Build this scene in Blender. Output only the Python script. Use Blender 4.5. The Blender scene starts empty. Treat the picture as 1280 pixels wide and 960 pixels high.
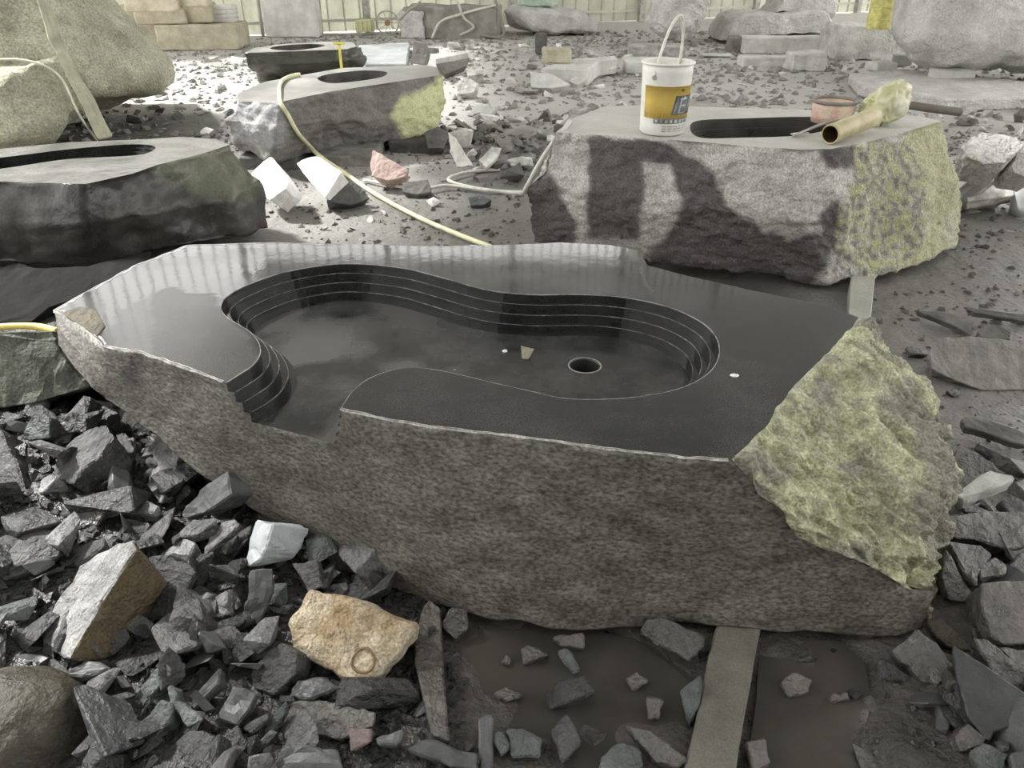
import bpy, bmesh, math, random
from mathutils import Vector, noise, Matrix, Quaternion

scene = bpy.context.scene
COL = scene.collection
V = Vector

# ------------------------------------------------------------------ camera
CAM_H, PITCH, FPX = 1.5, math.radians(30), 960.0
cam_d = bpy.data.cameras.new('camera')
cam_d.sensor_width = 36; cam_d.lens = 27.0; cam_d.clip_end = 300; cam_d.clip_start = .02
cam = bpy.data.objects.new('camera', cam_d); COL.objects.link(cam)
cam.location = (0, 0, CAM_H); cam.rotation_euler = (math.radians(90) - PITCH, 0, 0)
scene.camera = cam

# ------------------------------------------------------------------ sky, sun, exposure
world = bpy.data.worlds.new('sky'); scene.world = world; world.use_nodes = True
bg = world.node_tree.nodes['Background']
bg.inputs[0].default_value = (1.0, .99, .955, 1); bg.inputs[1].default_value = 2.5
SUN = V((-.64, .33, .74)).normalized()
sd = bpy.data.lights.new('sun', 'SUN'); sd.energy = 8.3; sd.angle = math.radians(5); sd.color = (1, .985, .95)
sun = bpy.data.objects.new('sun', sd); COL.objects.link(sun)
sun.location = (-8, 2, 12); sun.rotation_euler = SUN.to_track_quat('Z', 'Y').to_euler()
vs = scene.view_settings
vs.view_transform = 'Standard'; vs.look = 'None'; vs.gamma = 1; vs.use_curve_mapping = False
vs.exposure = 0.2

# ------------------------------------------------------------------ pixel -> place
SP, CP = math.sin(PITCH), math.cos(PITCH)
def ray(p):
    x = (p[0] - 640) / FPX; y = (480 - p[1]) / FPX
    return V((x, y * SP + CP, y * CP - SP))
EYE = V((0, 0, CAM_H))
def atz(p, z):
    d = ray(p); return EYE + d * ((z - CAM_H) / d.z)
def aty(p, y):
    d = ray(p); return EYE + d * (y / d.y)
def atplane(p, c, n):
    d = ray(p); return EYE + d * ((c - EYE).dot(n) / d.dot(n))
def proj(w):
    r = w - EYE; X = r.x; Y = r.y * SP + r.z * CP; Z = r.y * CP - r.z * SP
    return (640 + FPX * X / Z, 480 - FPX * Y / Z)

# ------------------------------------------------------------------ materials
def nd(nt, t, **k):
    n = nt.nodes.new(t)
    for a, b in k.items(): setattr(n, a, b)
    return n
def rgb(c): return (c[0], c[1], c[2], 1)
MATS = {}
def stone(name, dark, light, scale=6, rough=(.5, .8), bump=.35, bscale=90, speck=.25, sscale=260, streak=(1, 1, 1),
          vary=0., spec=.5, attr=None, acol=None, arough=None, contrast=(.35, .65), bdist=.01, attr2=None, acol2=None, bmix=1.6, coat=0, crough=.04):
    if name in MATS: return MATS[name]
    m = bpy.data.materials.new(name); m.use_nodes = True; nt = m.node_tree; L = nt.links.new
    b = nt.nodes['Principled BSDF']
    b.inputs['Specular IOR Level'].default_value = spec
    tc = nd(nt, 'ShaderNodeTexCoord'); mp = nd(nt, 'ShaderNodeMapping'); mp.inputs['Scale'].default_value = streak
    L(tc.outputs['Object'], mp.inputs[0])
    oi = nd(nt, 'ShaderNodeObjectInfo')
    if vary:
        ad = nd(nt, 'ShaderNodeVectorMath', operation='ADD'); L(tc.outputs['Object'], ad.inputs[0])
        sc_ = nd(nt, 'ShaderNodeVectorMath', operation='SCALE'); sc_.inputs[0].default_value = (7, 13, 5); L(oi.outputs['Random'], sc_.inputs['Scale'])
        L(sc_.outputs[0], ad.inputs[1]); L(ad.outputs[0], mp.inputs[0])
    n1 = nd(nt, 'ShaderNodeTexNoise'); n1.inputs['Scale'].default_value = scale; n1.inputs['Detail'].default_value = 5; n1.inputs['Roughness'].default_value = .62
    L(mp.outputs[0], n1.inputs[0])
    cr = nd(nt, 'ShaderNodeValToRGB'); cr.color_ramp.elements[0].position = contrast[0]; cr.color_ramp.elements[1].position = contrast[1]
    cr.color_ramp.elements[0].color = rgb(dark); cr.color_ramp.elements[1].color = rgb(light)
    L(n1.outputs[0], cr.inputs[0])
    col = cr.outputs[0]
    if attr:
        at = nd(nt, 'ShaderNodeAttribute', attribute_name=attr)
        mx = nd(nt, 'ShaderNodeMix', data_type='RGBA'); L(at.outputs['Fac'], mx.inputs[0]); L(col, mx.inputs[6]); mx.inputs[7].default_value = rgb(acol)
        col = mx.outputs[2]
    if attr2:
        a2 = nd(nt, 'ShaderNodeAttribute', attribute_name=attr2)
        mx = nd(nt, 'ShaderNodeMix', data_type='RGBA'); L(a2.outputs['Fac'], mx.inputs[0]); L(col, mx.inputs[6]); mx.inputs[7].default_value = rgb(acol2)
        col = mx.outputs[2]
    n2 = nd(nt, 'ShaderNodeTexNoise'); n2.inputs['Scale'].default_value = sscale; n2.inputs['Detail'].default_value = 3
    L(mp.outputs[0], n2.inputs[0])
    mr = nd(nt, 'ShaderNodeMapRange'); mr.inputs[1].default_value = .3; mr.inputs[2].default_value = .7
    mr.inputs[3].default_value = 1 - speck; mr.inputs[4].default_value = 1 + speck
    L(n2.outputs[0], mr.inputs[0])
    sc2 = nd(nt, 'ShaderNodeVectorMath', operation='SCALE'); L(col, sc2.inputs[0])
    fac = mr.outputs[0]
    if vary:
        vr = nd(nt, 'ShaderNodeMapRange'); vr.inputs[3].default_value = 1 - vary; vr.inputs[4].default_value = 1 + vary * 1.4
        L(oi.outputs['Random'], vr.inputs[0])
        mu = nd(nt, 'ShaderNodeMath', operation='MULTIPLY'); L(fac, mu.inputs[0]); L(vr.outputs[0], mu.inputs[1]); fac = mu.outputs[0]
    L(fac, sc2.inputs['Scale'])
    L(sc2.outputs[0], b.inputs['Base Color'])
    rr = nd(nt, 'ShaderNodeMapRange'); rr.inputs[1].default_value = .35; rr.inputs[2].default_value = .65
    rr.inputs[3].default_value = rough[0]; rr.inputs[4].default_value = rough[1]
    L(n1.outputs[0], rr.inputs[0])
    ro = rr.outputs[0]
    if attr and arough is not None:
        mx = nd(nt, 'ShaderNodeMix', data_type='FLOAT'); L(at.outputs['Fac'], mx.inputs[0]); L(ro, mx.inputs[2]); mx.inputs[3].default_value = arough
        ro = mx.outputs[0]
    L(ro, b.inputs['Roughness'])
    if bump:
        n3 = nd(nt, 'ShaderNodeTexNoise'); n3.inputs['Scale'].default_value = bscale; n3.inputs['Detail'].default_value = 5; n3.inputs['Roughness'].default_value = .65
        L(mp.outputs[0], n3.inputs[0])
        bp = nd(nt, 'ShaderNodeBump'); bp.inputs['Strength'].default_value = bump; bp.inputs['Distance'].default_value = bdist
        n4 = nd(nt, 'ShaderNodeTexNoise'); n4.inputs['Scale'].default_value = bscale * .35; n4.inputs['Detail'].default_value = 3
        L(mp.outputs[0], n4.inputs[0])
        ma = nd(nt, 'ShaderNodeMath', operation='MULTIPLY_ADD'); L(n4.outputs[0], ma.inputs[0]); ma.inputs[1].default_value = bmix; L(n3.outputs[0], ma.inputs[2])
        L(ma.outputs[0], bp.inputs['Height']); L(bp.outputs[0], b.inputs['Normal'])
    if coat:
        b.inputs['Coat Weight'].default_value = coat
        if attr:
            cw = nd(nt, 'ShaderNodeMapRange'); cw.inputs[2].default_value = .6; cw.inputs[3].default_value = coat; cw.inputs[4].default_value = .03
            L(at.outputs['Fac'], cw.inputs[0]); L(cw.outputs[0], b.inputs['Coat Weight'])
        b.inputs['Coat Roughness'].default_value = crough
        if bump: L(bp.outputs[0], b.inputs['Coat Normal'])
    MATS[name] = m
    return m
def plain(name, c, rough=.5, metal=0, bump=0, bscale=60, trans=0, alpha=1, dirt=.15, spec=.5):
    if name in MATS: return MATS[name]
    d = tuple(x * (1 - dirt) for x in c); l = tuple(min(1, x * (1 + dirt)) for x in c)
    m = stone(name, d, l, scale=14, rough=(rough * .85, min(1, rough * 1.15)), bump=bump, bscale=bscale, speck=.05, spec=spec)
    b = m.node_tree.nodes['Principled BSDF']; b.inputs['Metallic'].default_value = metal
    b.inputs['Transmission Weight'].default_value = trans; b.inputs['Alpha'].default_value = alpha
    return m

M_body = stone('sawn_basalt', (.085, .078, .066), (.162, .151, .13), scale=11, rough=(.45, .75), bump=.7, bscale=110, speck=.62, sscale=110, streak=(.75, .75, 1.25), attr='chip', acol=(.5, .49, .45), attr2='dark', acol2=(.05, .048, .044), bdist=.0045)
M_end = stone('split_yellow_stone', (.33, .33, .21), (.74, .75, .49), scale=18, rough=(.5, .8), bump=.9, bscale=90, speck=.35, sscale=140, contrast=(.36, .6), bdist=.02, attr='grey', acol=(.33, .32, .27))
M_rough_lt = stone('rough_pale_granite', (.33, .32, .29), (.62, .61, .57), scale=9, rough=(.7, .95), bump=.7, bscale=60, speck=.3, sscale=150, bdist=.02)
M_rough_white = stone('white_quartz', (.8, .8, .77), (.95, .95, .92), scale=12, rough=(.6, .85), bump=.5, bscale=70, speck=.08)
M_shard = stone('dark_wet_basalt', (.015, .0155, .016), (.042, .043, .044), scale=14, rough=(.22, .5), bump=.9, bscale=75, speck=.3, sscale=260, vary=.5, bdist=.016, spec=.6, coat=.3, crough=.18)
M_shard2 = stone('grey_split_basalt', (.038, .038, .037), (.105, .105, .103), scale=11, rough=(.3, .58), bump=.9, bscale=80, speck=.32, sscale=240, vary=.35, bdist=.018, spec=.6, coat=.15, crough=.2)
M_shard_lt = stone('pale_split_basalt', (.12, .12, .122), (.3, .3, .3), scale=16, rough=(.35, .55), bump=.9, bscale=70, speck=.35, sscale=200, vary=.25, bdist=.02, spec=.6)
M_smooth = stone('sawn_grey_offcut', (.05, .051, .051), (.095, .097, .096), scale=7, rough=(.35, .55), bump=.3, bscale=120, speck=.2, sscale=400, vary=.35, bdist=.006)
M_green = stone('greenish_split_basalt', (.055, .065, .062), (.15, .165, .158), scale=12, rough=(.3, .55), bump=.9, bscale=70, speck=.25, vary=.2, bdist=.018, spec=.6)
M_brown = stone('brown_river_stone', (.022, .019, .012), (.06, .052, .034), scale=9, rough=(.4, .65), bump=.7, bscale=60, speck=.35, sscale=140, bdist=.012)
M_orange = stone('ochre_granite', (.4, .29, .155), (.7, .61, .46), scale=11, rough=(.65, .9), bump=1., bscale=55, speck=.32, sscale=150, bdist=.025)
M_mudstone = stone('mud_coated_stone', (.042, .039, .033), (.1, .093, .08), scale=7, rough=(.2, .5), bump=.8, bscale=50, speck=.2, sscale=140, vary=.35, bdist=.016, spec=.6, coat=.7, crough=.16)
M_bgchip = stone('dusty_stone_chip', (.27, .26, .24), (.62, .61, .58), scale=9, rough=(.75, .95), bump=.7, bscale=60, speck=.2, vary=.45)
M_midchip = stone('dark_dusty_chip', (.07, .068, .063), (.17, .165, .15), scale=9, rough=(.6, .9), bump=.5, bscale=60, speck=.15, vary=.4)
M_yellow = stone('lichen_yellow_granite', (.3, .295, .21), (.6, .59, .45), scale=3, rough=(.75, .95), bump=1., bscale=40, speck=.35, sscale=60, bdist=.03)
M_tan = stone('tan_sandstone', (.36, .32, .23), (.54, .5, .39), scale=5, rough=(.8, .95), bump=.6, bscale=50, speck=.15, sscale=90)
M_pale = stone('pale_dusty_granite', (.58, .57, .545), (.84, .83, .8), scale=4, rough=(.8, .95), bump=1., bscale=26, speck=.2, sscale=80, bdist=.06)
M_palegrey = stone('pale_grey_slab', (.48, .48, .455), (.68, .68, .645), scale=5, rough=(.7, .9), bump=.5, bscale=50, speck=.15)

# ------------------------------------------------------------------ object helpers
def fixn(bm):
    bmesh.ops.recalc_face_normals(bm, faces=bm.faces)
    if not bm.verts: return
    c = sum((v.co for v in bm.verts), V()) / len(bm.verts)
    if sum(f.normal.dot(f.calc_center_median() - c) * f.calc_area() for f in bm.faces) < 0:
        bmesh.ops.reverse_faces(bm, faces=bm.faces[:])
def put(o, label=None, cat=None, group=None, kind=None):
    if label: o['label'] = label
    if cat: o['category'] = cat
    if group: o['group'] = group
    if kind: o['kind'] = kind
    return o
def empty(name, loc, label=None, cat=None, group=None, kind=None):
    o = bpy.data.objects.new(name, None); COL.objects.link(o); o.location = loc; o.empty_display_size = .05
    return put(o, label, cat, group, kind)
def mk(name, bm, mat, parent=None, label=None, cat=None, group=None, kind=None, smooth=False):
    """bm is in world coordinates; the object's origin goes to its base centre (or its parent's origin)."""
    fixn(bm)
    if parent is not None:
        c = V(parent.location); q = parent.parent
        while q is not None: c = c + V(q.location); q = q.parent
    else:
        xs = [v.co.x for v in bm.verts]; ys = [v.co.y for v in bm.verts]; zs = [v.co.z for v in bm.verts]
        c = V(((min(xs) + max(xs)) / 2, (min(ys) + max(ys)) / 2, min(zs)))
    bmesh.ops.translate(bm, verts=bm.verts, vec=-c)
    if smooth:
        for f in bm.faces: f.smooth = True
    me = bpy.data.meshes.new(name); bm.to_mesh(me); bm.free()
    me.materials.append(mat)
    o = bpy.data.objects.new(name, me); COL.objects.link(o)
    if parent is None: o.location = c
    else: o.parent = parent
    return put(o, label, cat, group, kind)
def paint(o, attr, fn):
    """per-vertex mineral/dirt mask, fn(world co, normal) -> 0..1"""
    me = o.data; a = me.attributes.new(attr, 'FLOAT', 'POINT')
    off = V(o.location); q = o.parent
    while q is not None: off = off + V(q.location); q = q.parent
    nr = me.vertex_normals
    a.data.foreach_set('value', [float(fn(v.co + off, V(nr[i].vector))) for i, v in enumerate(me.vertices)])
from mathutils.bvhtree import BVHTree
def bvh_of(o):
    off = V(o.location); q = o.parent
    while q is not None: off = off + V(q.location); q = q.parent
    return BVHTree.FromPolygons([v.co + off for v in o.data.vertices], [tuple(f.vertices) for f in o.data.polygons])
def onto(p, tree, off=.015, fall=None):
    """where the line of sight through p meets a built surface, lifted off it a little"""
    d = ray(p).normalized(); h = tree.ray_cast(EYE, d)
    if h[0] is None: return fall
    n = h[1] if h[1].dot(d) < 0 else -h[1]
    return h[0] + n * off
def inpoly(p, poly):
    x, y = p; r = False; j = len(poly) - 1
    for i in range(len(poly)):
        xi, yi = poly[i]; xj, yj = poly[j]
        if (yi > y) != (yj > y) and x < (xj - xi) * (y - yi) / (yj - yi) + xi: r = not r
        j = i
    return r
def sst(a, b, x):
    t = max(0, min(1, (x - a) / (b - a))); return t * t * (3 - 2 * t)
def resample(pts, n, closed=True):
    P = list(pts) + ([pts[0]] if closed else [])
    d = [0]
    for i in range(len(P) - 1): d.append(d[-1] + (P[i + 1] - P[i]).length)
    out = []; k = 0; m = n if closed else n - 1
    for i in range(n):
        s = d[-1] * i / m
        while k < len(P) - 2 and d[k + 1] < s: k += 1
        t = (s - d[k]) / max(1e-9, d[k + 1] - d[k]); out.append(P[k].lerp(P[k + 1], min(1, t)))
    return out
def catmull(pts, n, closed=False):
    out = []; L = len(pts); segs = L if closed else L - 1
    for i in range(segs):
        if closed: a, b, c, d = (pts[(i + k - 1) % L] for k in range(4))
        else: a, b, c, d = pts[max(0, i - 1)], pts[i], pts[i + 1], pts[min(L - 1, i + 2)]
        for k in range(n):
            t = k / n
            out.append(.5 * ((2 * b) + (c - a) * t + (2 * a - 5 * b + 4 * c - d) * t * t + (3 * b - a - 3 * c + d) * t ** 3))
    if not closed: out.append(pts[-1].copy())
    return out
def displace(bm, disp, seed=0, mask=None):
    bm.normal_update()
    off = V((seed * 3.17, seed * 1.71, seed * 5.3)); mv = []
    for v in bm.verts:
        k = 1 if mask is None else mask(v)
        if k <= 0: mv.append(None); continue
        s = 0
        for sc_, a in disp:
            if a < 0: s += (-a) * (1 - 2 * abs(noise.noise(v.co * sc_ + off)))
            else: s += a * noise.noise(v.co * sc_ + off)
        mv.append(v.normal * s * k)
    for v, m in zip(bm.verts, mv):
        if m is not None: v.co += m
def loft(rings, rows, cap0=True, cap1=True, disp=(), seed=0, lock=0, closed=True, caprows=5):
    """skin over equal-length rings; lock = number of leading vertex rows that stay put"""
    bm = bmesh.new(); N = len(rings[0]); R = []
    for i in range(len(rings) - 1):
        for k in range(rows[i]):
            t = k / rows[i]; R.append([a.lerp(b, t) for a, b in zip(rings[i], rings[i + 1])])
    R.append(list(rings[-1]))
    VR = [[bm.verts.new(p) for p in r] for r in R]
    m = N if closed else N - 1
    for a, b in zip(VR[:-1], VR[1:]):
        for i in range(m):
            j = (i + 1) % N
            try: bm.faces.new((a[i], a[j], b[j], b[i]))
            except ValueError: pass
    def cap(row):
        c = sum((v.co for v in row), V()) / len(row); prev = row
        for k in range(1, caprows):
            t = k / caprows; cur = [bm.verts.new(v.co.lerp(c, t)) for v in row]
            for i in range(N): bm.faces.new((prev[i], prev[(i + 1) % N], cur[(i + 1) % N], cur[i]))
            prev = cur
        cv = bm.verts.new(c)
        for i in range(N): bm.faces.new((prev[i], prev[(i + 1) % N], cv))
    if cap0: cap(VR[0])
    if cap1: cap(VR[-1])
    locked = set()
    for r in VR[:lock]: locked.update(r)
    fixn(bm)
    if disp: displace(bm, disp, seed, (lambda v: 0 if v in locked else 1) if locked else None)
    return bm
def rough_up(bm, cuts, disp, seed, bevel=0):
    if bevel:
        bmesh.ops.bevel(bm, geom=bm.edges[:], offset=bevel, segments=1, affect='EDGES', profile=.5, clamp_overlap=True)
    bmesh.ops.triangulate(bm, faces=[f for f in bm.faces if len(f.verts) > 4])
    if cuts: bmesh.ops.subdivide_edges(bm, edges=bm.edges[:], cuts=cuts, use_grid_fill=True)
    if disp: displace(bm, disp, seed)
def hull(points):
    bm = bmesh.new()
    for p in points: bm.verts.new(p)
    r = bmesh.ops.convex_hull(bm, input=bm.verts)
    bmesh.ops.delete(bm, geom=[e for e in set(r['geom_interior'] + r['geom_unused']) if isinstance(e, bmesh.types.BMVert)], context='VERTS')
    bmesh.ops.dissolve_limit(bm, angle_limit=math.radians(6), verts=bm.verts, edges=bm.edges)
    return bm
def box(bm, c, s, rot=None):
    r = bmesh.ops.create_cube(bm, size=1)
    M = Matrix.Translation(c) @ (rot.to_4x4() if rot else Matrix.Identity(4)) @ Matrix.Diagonal((s[0], s[1], s[2], 1))
    bmesh.ops.transform(bm, matrix=M, verts=r['verts']); return r['verts']
def tube(bm, pts, r, n=8, r1=None, cap=True):
    L = len(pts); rows = []; up = V((0, 0, 1)); prev = None
    for i, p in enumerate(pts):
        t = (pts[min(L - 1, i + 1)] - pts[max(0, i - 1)]).normalized()
        if prev is None: a = t.cross(up if abs(t.z) < .95 else V((1, 0, 0))).normalized()
        else: a = (prev - t * prev.dot(t)).normalized()
        prev = a; b = t.cross(a); rr = r if r1 is None else r + (r1 - r) * i / (L - 1)
        rows.append([bm.verts.new(p + (a * math.cos(2 * math.pi * k / n) + b * math.sin(2 * math.pi * k / n)) * rr) for k in range(n)])
    for x, y in zip(rows[:-1], rows[1:]):
        for k in range(n): bm.faces.new((x[k], x[(k + 1) % n], y[(k + 1) % n], y[k]))
    if cap: bm.faces.new(rows[0]); bm.faces.new(rows[-1][::-1])
    return rows

HPX = []
def shard(name, px, zc, n, t, mat, label, cat='stone', shift=(0, 0), group=None, cuts=2, amp=.006, back=.82, bev=.004, seed=None, drop=None, kind=None):
    """a split stone: the face outlined by px lies in a plane through its centre at height zc with normal n; the body runs t behind it"""
    HPX.append(px); n = V(n).normalized(); cx = sum(p[0] for p in px) / len(px); cy = sum(p[1] for p in px) / len(px)
    c = atz((cx, cy), zc); F = [atplane(p, c, n) for p in px]
    seed = seed if seed is not None else int(cx * 7 + cy * 13)
    rnd = random.Random(seed)
    e = (-n * t) + V((shift[0], shift[1], 0))
    if drop: e = e + V((0, 0, -drop))
    B = [c + (p - c) * (back + rnd.uniform(-.08, .08)) + e * rnd.uniform(.85, 1.1) for p in F]
    bm = bmesh.new(); f = [bm.verts.new(p) for p in F]; b = [bm.verts.new(p) for p in B]; N = len(f)
    bm.faces.new(f); bm.faces.new(b[::-1])
    for i in range(N): bm.faces.new((f[i], b[i], b[(i + 1) % N], f[(i + 1) % N]))
    bmesh.ops.recalc_face_normals(bm, faces=bm.faces)
    rough_up(bm, cuts + 1, [(22, amp), (60, amp * .7), (120, amp * .3)], seed, bev)
    return mk(name, bm, mat, label=label, cat=cat, group=group, kind=kind)
def boulder(name, px, y0, front, back, mat, label, N=56, disp=((3, .05), (9, .025), (24, .01)), seed=1, cat='boulder', scales=(.6, .88, 1, .92, .6), zmin=0, smooth=True, group=None, kind=None, parent=None):
    P = resample([aty(p, y0) for p in px], N)
    c = sum(P, V()) / N
    dd = (-front, -.62 * front, 0, .55 * back, back)
    rings = []
    for s, d in zip(scales, dd):
        r = []
        for p in P:
            q = c + (p - c) * s + V((0, d, 0)); q.z = max(zmin, q.z); r.append(q)
        rings.append(r)
    bm = loft(rings, (3, 4, 5, 4), disp=disp, seed=seed)
    return mk(name, bm, mat, label=label, cat=cat, smooth=smooth, group=group, kind=kind, parent=parent)
def slab(name, px, z, h, mat, label, cat='slab', inset=.0, N=None, disp=((8, .008), (30, .004)), seed=1, base=None, smooth=False, group=None, rows=3, parent=None, cuts=2):
    """flat-topped piece: px outline of its top at height z, standing h tall"""
    T = [atz(p, z) for p in px]; c = sum(T, V()) / len(T)
    B = [c + (p - c) * (1 - inset) + V((0, 0, -h)) for p in T]
    bm = bmesh.new(); f = [bm.verts.new(p) for p in T]; b = [bm.verts.new(p) for p in B]; n = len(f)
    bm.faces.new(f); bm.faces.new(b[::-1])
    for i in range(n): bm.faces.new((f[i], b[i], b[(i + 1) % n], f[(i + 1) % n]))
    bmesh.ops.recalc_face_normals(bm, faces=bm.faces)
    rough_up(bm, cuts, disp, seed, min(.02, h * .12))
    return mk(name, bm, mat, label=label, cat=cat, group=group, smooth=smooth, parent=parent)
# ------------------------------------------------------------------ ground
def fbm(x, y, s, o=0): return noise.noise(V((x * s + o, y * s - o, o * .37)))
def gz(x, y):
    z = .012 * fbm(x, y, 1.3, 3) + .008 * fbm(x, y, 5, 9) + .005 * fbm(x, y, 14, 2) + .016 * fbm(x, y, 9, 21) * sst(-.3, 0, x) * sst(1.6, 1.3, y)
    z += .16 * math.exp(-(((x + 1.55) / .62) ** 2 + ((y - 1.95) / .7) ** 2))       # rubble heap
    z += .05 * sst(-.25, -.7, x) * sst(2.6, 1.6, y)
    z += .05 * sst(.9, 1.2, x) * sst(1.9, 1.4, y)
    z -= .028 * math.exp(-(((x - .12) / .22) ** 2 + ((y - 1.25) / .17) ** 2))      # muddy hollows
    z -= .03 * math.exp(-(((x - .62) / .2) ** 2 + ((y - 1.12) / .2) ** 2))
    z += (.02 * fbm(x, y, .6, 5) + .012 * fbm(x, y, 3, 6)) * sst(3, 6, y)
    return z
def axis(segs):
    out = [segs[0][0]]
    for a, b, st in segs:
        n = max(1, round((b - a) / st)); out += [a + (b - a) * (i + 1) / n for i in range(n)]
    return out
X = axis([(-30, -8, 2), (-8, -3, .12), (-3, -2, .04), (-2, 2, .0185), (2, 3, .04), (3, 9, .12), (9, 30, 2)])
Y = axis([(-14, 0, 2), (0, .8, .1), (.8, 3, .0185), (3, 5, .035), (5, 9, .07), (9, 21, .16), (21, 60, 5)])
bm = bmesh.new()
G = [[bm.verts.new((x, y, gz(x, y))) for x in X] for y in Y]
for r0, r1 in zip(G[:-1], G[1:]):
    for i in range(len(X) - 1): bm.faces.new((r0[i], r0[i + 1], r1[i + 1], r1[i]))
M_ground = stone('mud_and_stone_dust', (.045, .042, .036), (.09, .084, .073), scale=2.2, rough=(.16, .5), bump=.7, bscale=26, speck=.2, sscale=120,
                 attr='dry', acol=(.48, .468, .44), arough=.95, attr2='black', acol2=(.022, .022, .022), bdist=.02)
floor = mk('floor', bm, M_ground, kind='structure', smooth=True)
def dryf(w, n):
    a = sst(2.9, 6.2, w.y + .9 * fbm(w.x, w.y, .7, 4) + .35 * fbm(w.x, w.y, 3, 8))
    a *= .55 + .45 * sst(5.5, 9, w.y + 1.2 * fbm(w.x, w.y, .5, 14)) 
    wet = sst(.1, .5, fbm(w.x, w.y, .8, 11) + .35 * fbm(w.x, w.y, 4, 12)) * sst(12, 6, w.y)
    rm = .24 * sst(1.1, 1.5, w.x) * sst(1.3, 2.1, w.y)
    return max(rm, a * (1 - .7 * wet))
paint(floor, 'dry', dryf)
paint(floor, 'black', lambda w, n: .6 * sst(1, .3, ((w.x + 3.1) / 1.3) ** 2 + ((w.y - 6.9) / 1.5) ** 2 + .5 * fbm(w.x, w.y, 2)) + .5 * sst(1, .35, ((w.x + .1) / .75) ** 2 + ((w.y - 6.0) / 1.0) ** 2 + .5 * fbm(w.x, w.y, 3)) + .85 * sst(-.15, -.5, w.x + .15 * fbm(w.x, w.y, 3)) * sst(3.4, 2.6, w.y))
put(floor, 'muddy workshop yard ground, dusty and pale towards the back wall', None)

# muddy water standing in the hollows
M_water = stone('muddy_water', (.05, .047, .04), (.066, .062, .053), scale=5, rough=(.06, .12), bump=.03, bscale=18, speck=.05, attr='silt', acol=(.075, .07, .06))
def puddle(px, z, label):
    P = resample([atz(p, z) for p in px], 48); c = sum(P, V()) / 48
    bm = loft([[q for q in P], [V((q.x, q.y, q.z - .004)) for q in P]], (1,), disp=())
    o = mk('puddle', bm, M_water, label=label, cat='puddle'); paint(o, 'silt', lambda w, n: sst(-.2, .5, fbm(w.x, w.y, 6)))
puddle([(575, 775), (700, 780), (800, 800), (860, 850), (850, 960), (760, 975), (640, 930), (585, 900), (555, 840)], -.006, 'muddy puddle between the narrow board and the steel beam')
puddle([(950, 800), (1050, 800), (1082, 830), (1088, 880), (1078, 930), (1060, 985), (1000, 985), (930, 980), (945, 880)], -.006, 'muddy puddle right of the flat grey beam')

# ------------------------------------------------------------------ shed: back wall, roof, posts
M_sheet = stone('painted_sheet', (.46, .465, .4), (.6, .605, .54), scale=2.5, rough=(.5, .7), bump=.05, bscale=30, speck=.06)
M_steel = plain('grey_steel', (.38, .37, .33), .6, dirt=.3)
M_dark = plain('roof_sheet_grey', (.27, .27, .265), .7, dirt=.2)
M_conc = stone('concrete', (.35, .35, .33), (.5, .5, .47), scale=5, rough=(.8, .95), bump=.3)
WD = V((1, .4, 0)).normalized(); WN = V((.4, -1, 0)).normalized()
def wl(x): return V((x, 17.15 + .4 * x, 0))
wall = empty('wall_back', wl(-9.5), kind='structure'); wall['label'] = 'pale green corrugated sheet wall at the back of the yard'
A = wl(-9.5); PW = .9; NP = 25
bm = bmesh.new(); prof = []
for k in range(3):
    x = k * .3; prof += [(x, 0), (x + .235, 0), (x + .25, .03), (x + .285, .03), (x + .3, 0)]
prof = prof[:-1] + [(.9, 0)]
va = [bm.verts.new(A + WD * p[0] + WN * p[1] + V((0, 0, .02))) for p in prof]; vb = [bm.verts.new(v.co + V((0, 0, 3.5))) for v in va]
for i in range(len(prof) - 1): bm.faces.new((va[i], va[i + 1], vb[i + 1], vb[i]))
bmesh.ops.solidify(bm, geom=bm.faces[:], thickness=.004)
p0 = mk('panel', bm, M_sheet, wall)
for i in range(1, NP):
    o = p0.copy(); COL.objects.link(o); o.location = WD * (PW * i); o.parent = wall
Q = Matrix.Rotation(math.atan2(.4, 1), 3, 'Z')
for z, h in ((.21, .045), (1.9, .08), (3.5, .12)):
    bm = bmesh.new(); box(bm, A + WD * 11.2 + WN * .06 + V((0, 0, z)), (22.4, .05, h), Q); mk('rail', bm, M_sheet if z < 1 else M_steel, wall)
for i in range(8):
    bm = bmesh.new(); box(bm, A + WD * (1.35 + i * 2.95) + WN * .12 + V((0, 0, 4.1)), (.12, .12, 8.2), Q); mk('post', bm, M_steel, wall)
win = empty('added_opening_1', A + V((0, 0, 3.55)), kind='structure'); win['label'] = 'high clerestory opening with upright bars above the sheet wall'
bm = bmesh.new(); box(bm, A + V((0, 0, 5.85)), (.035, .035, 4.6), Q); b0 = mk('reflected_bar', bm, M_steel, win)
for i in range(1, 90):
    o = b0.copy(); COL.objects.link(o); o.location = WD * (.25 * i); o.parent = win
for z in (5.1, 6.6):
    bm = bmesh.new(); box(bm, A + WD * 11.2 + V((0, 0, z)), (22.4, .04, .04), Q); mk('reflected_rail', bm, M_steel, win)
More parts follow.
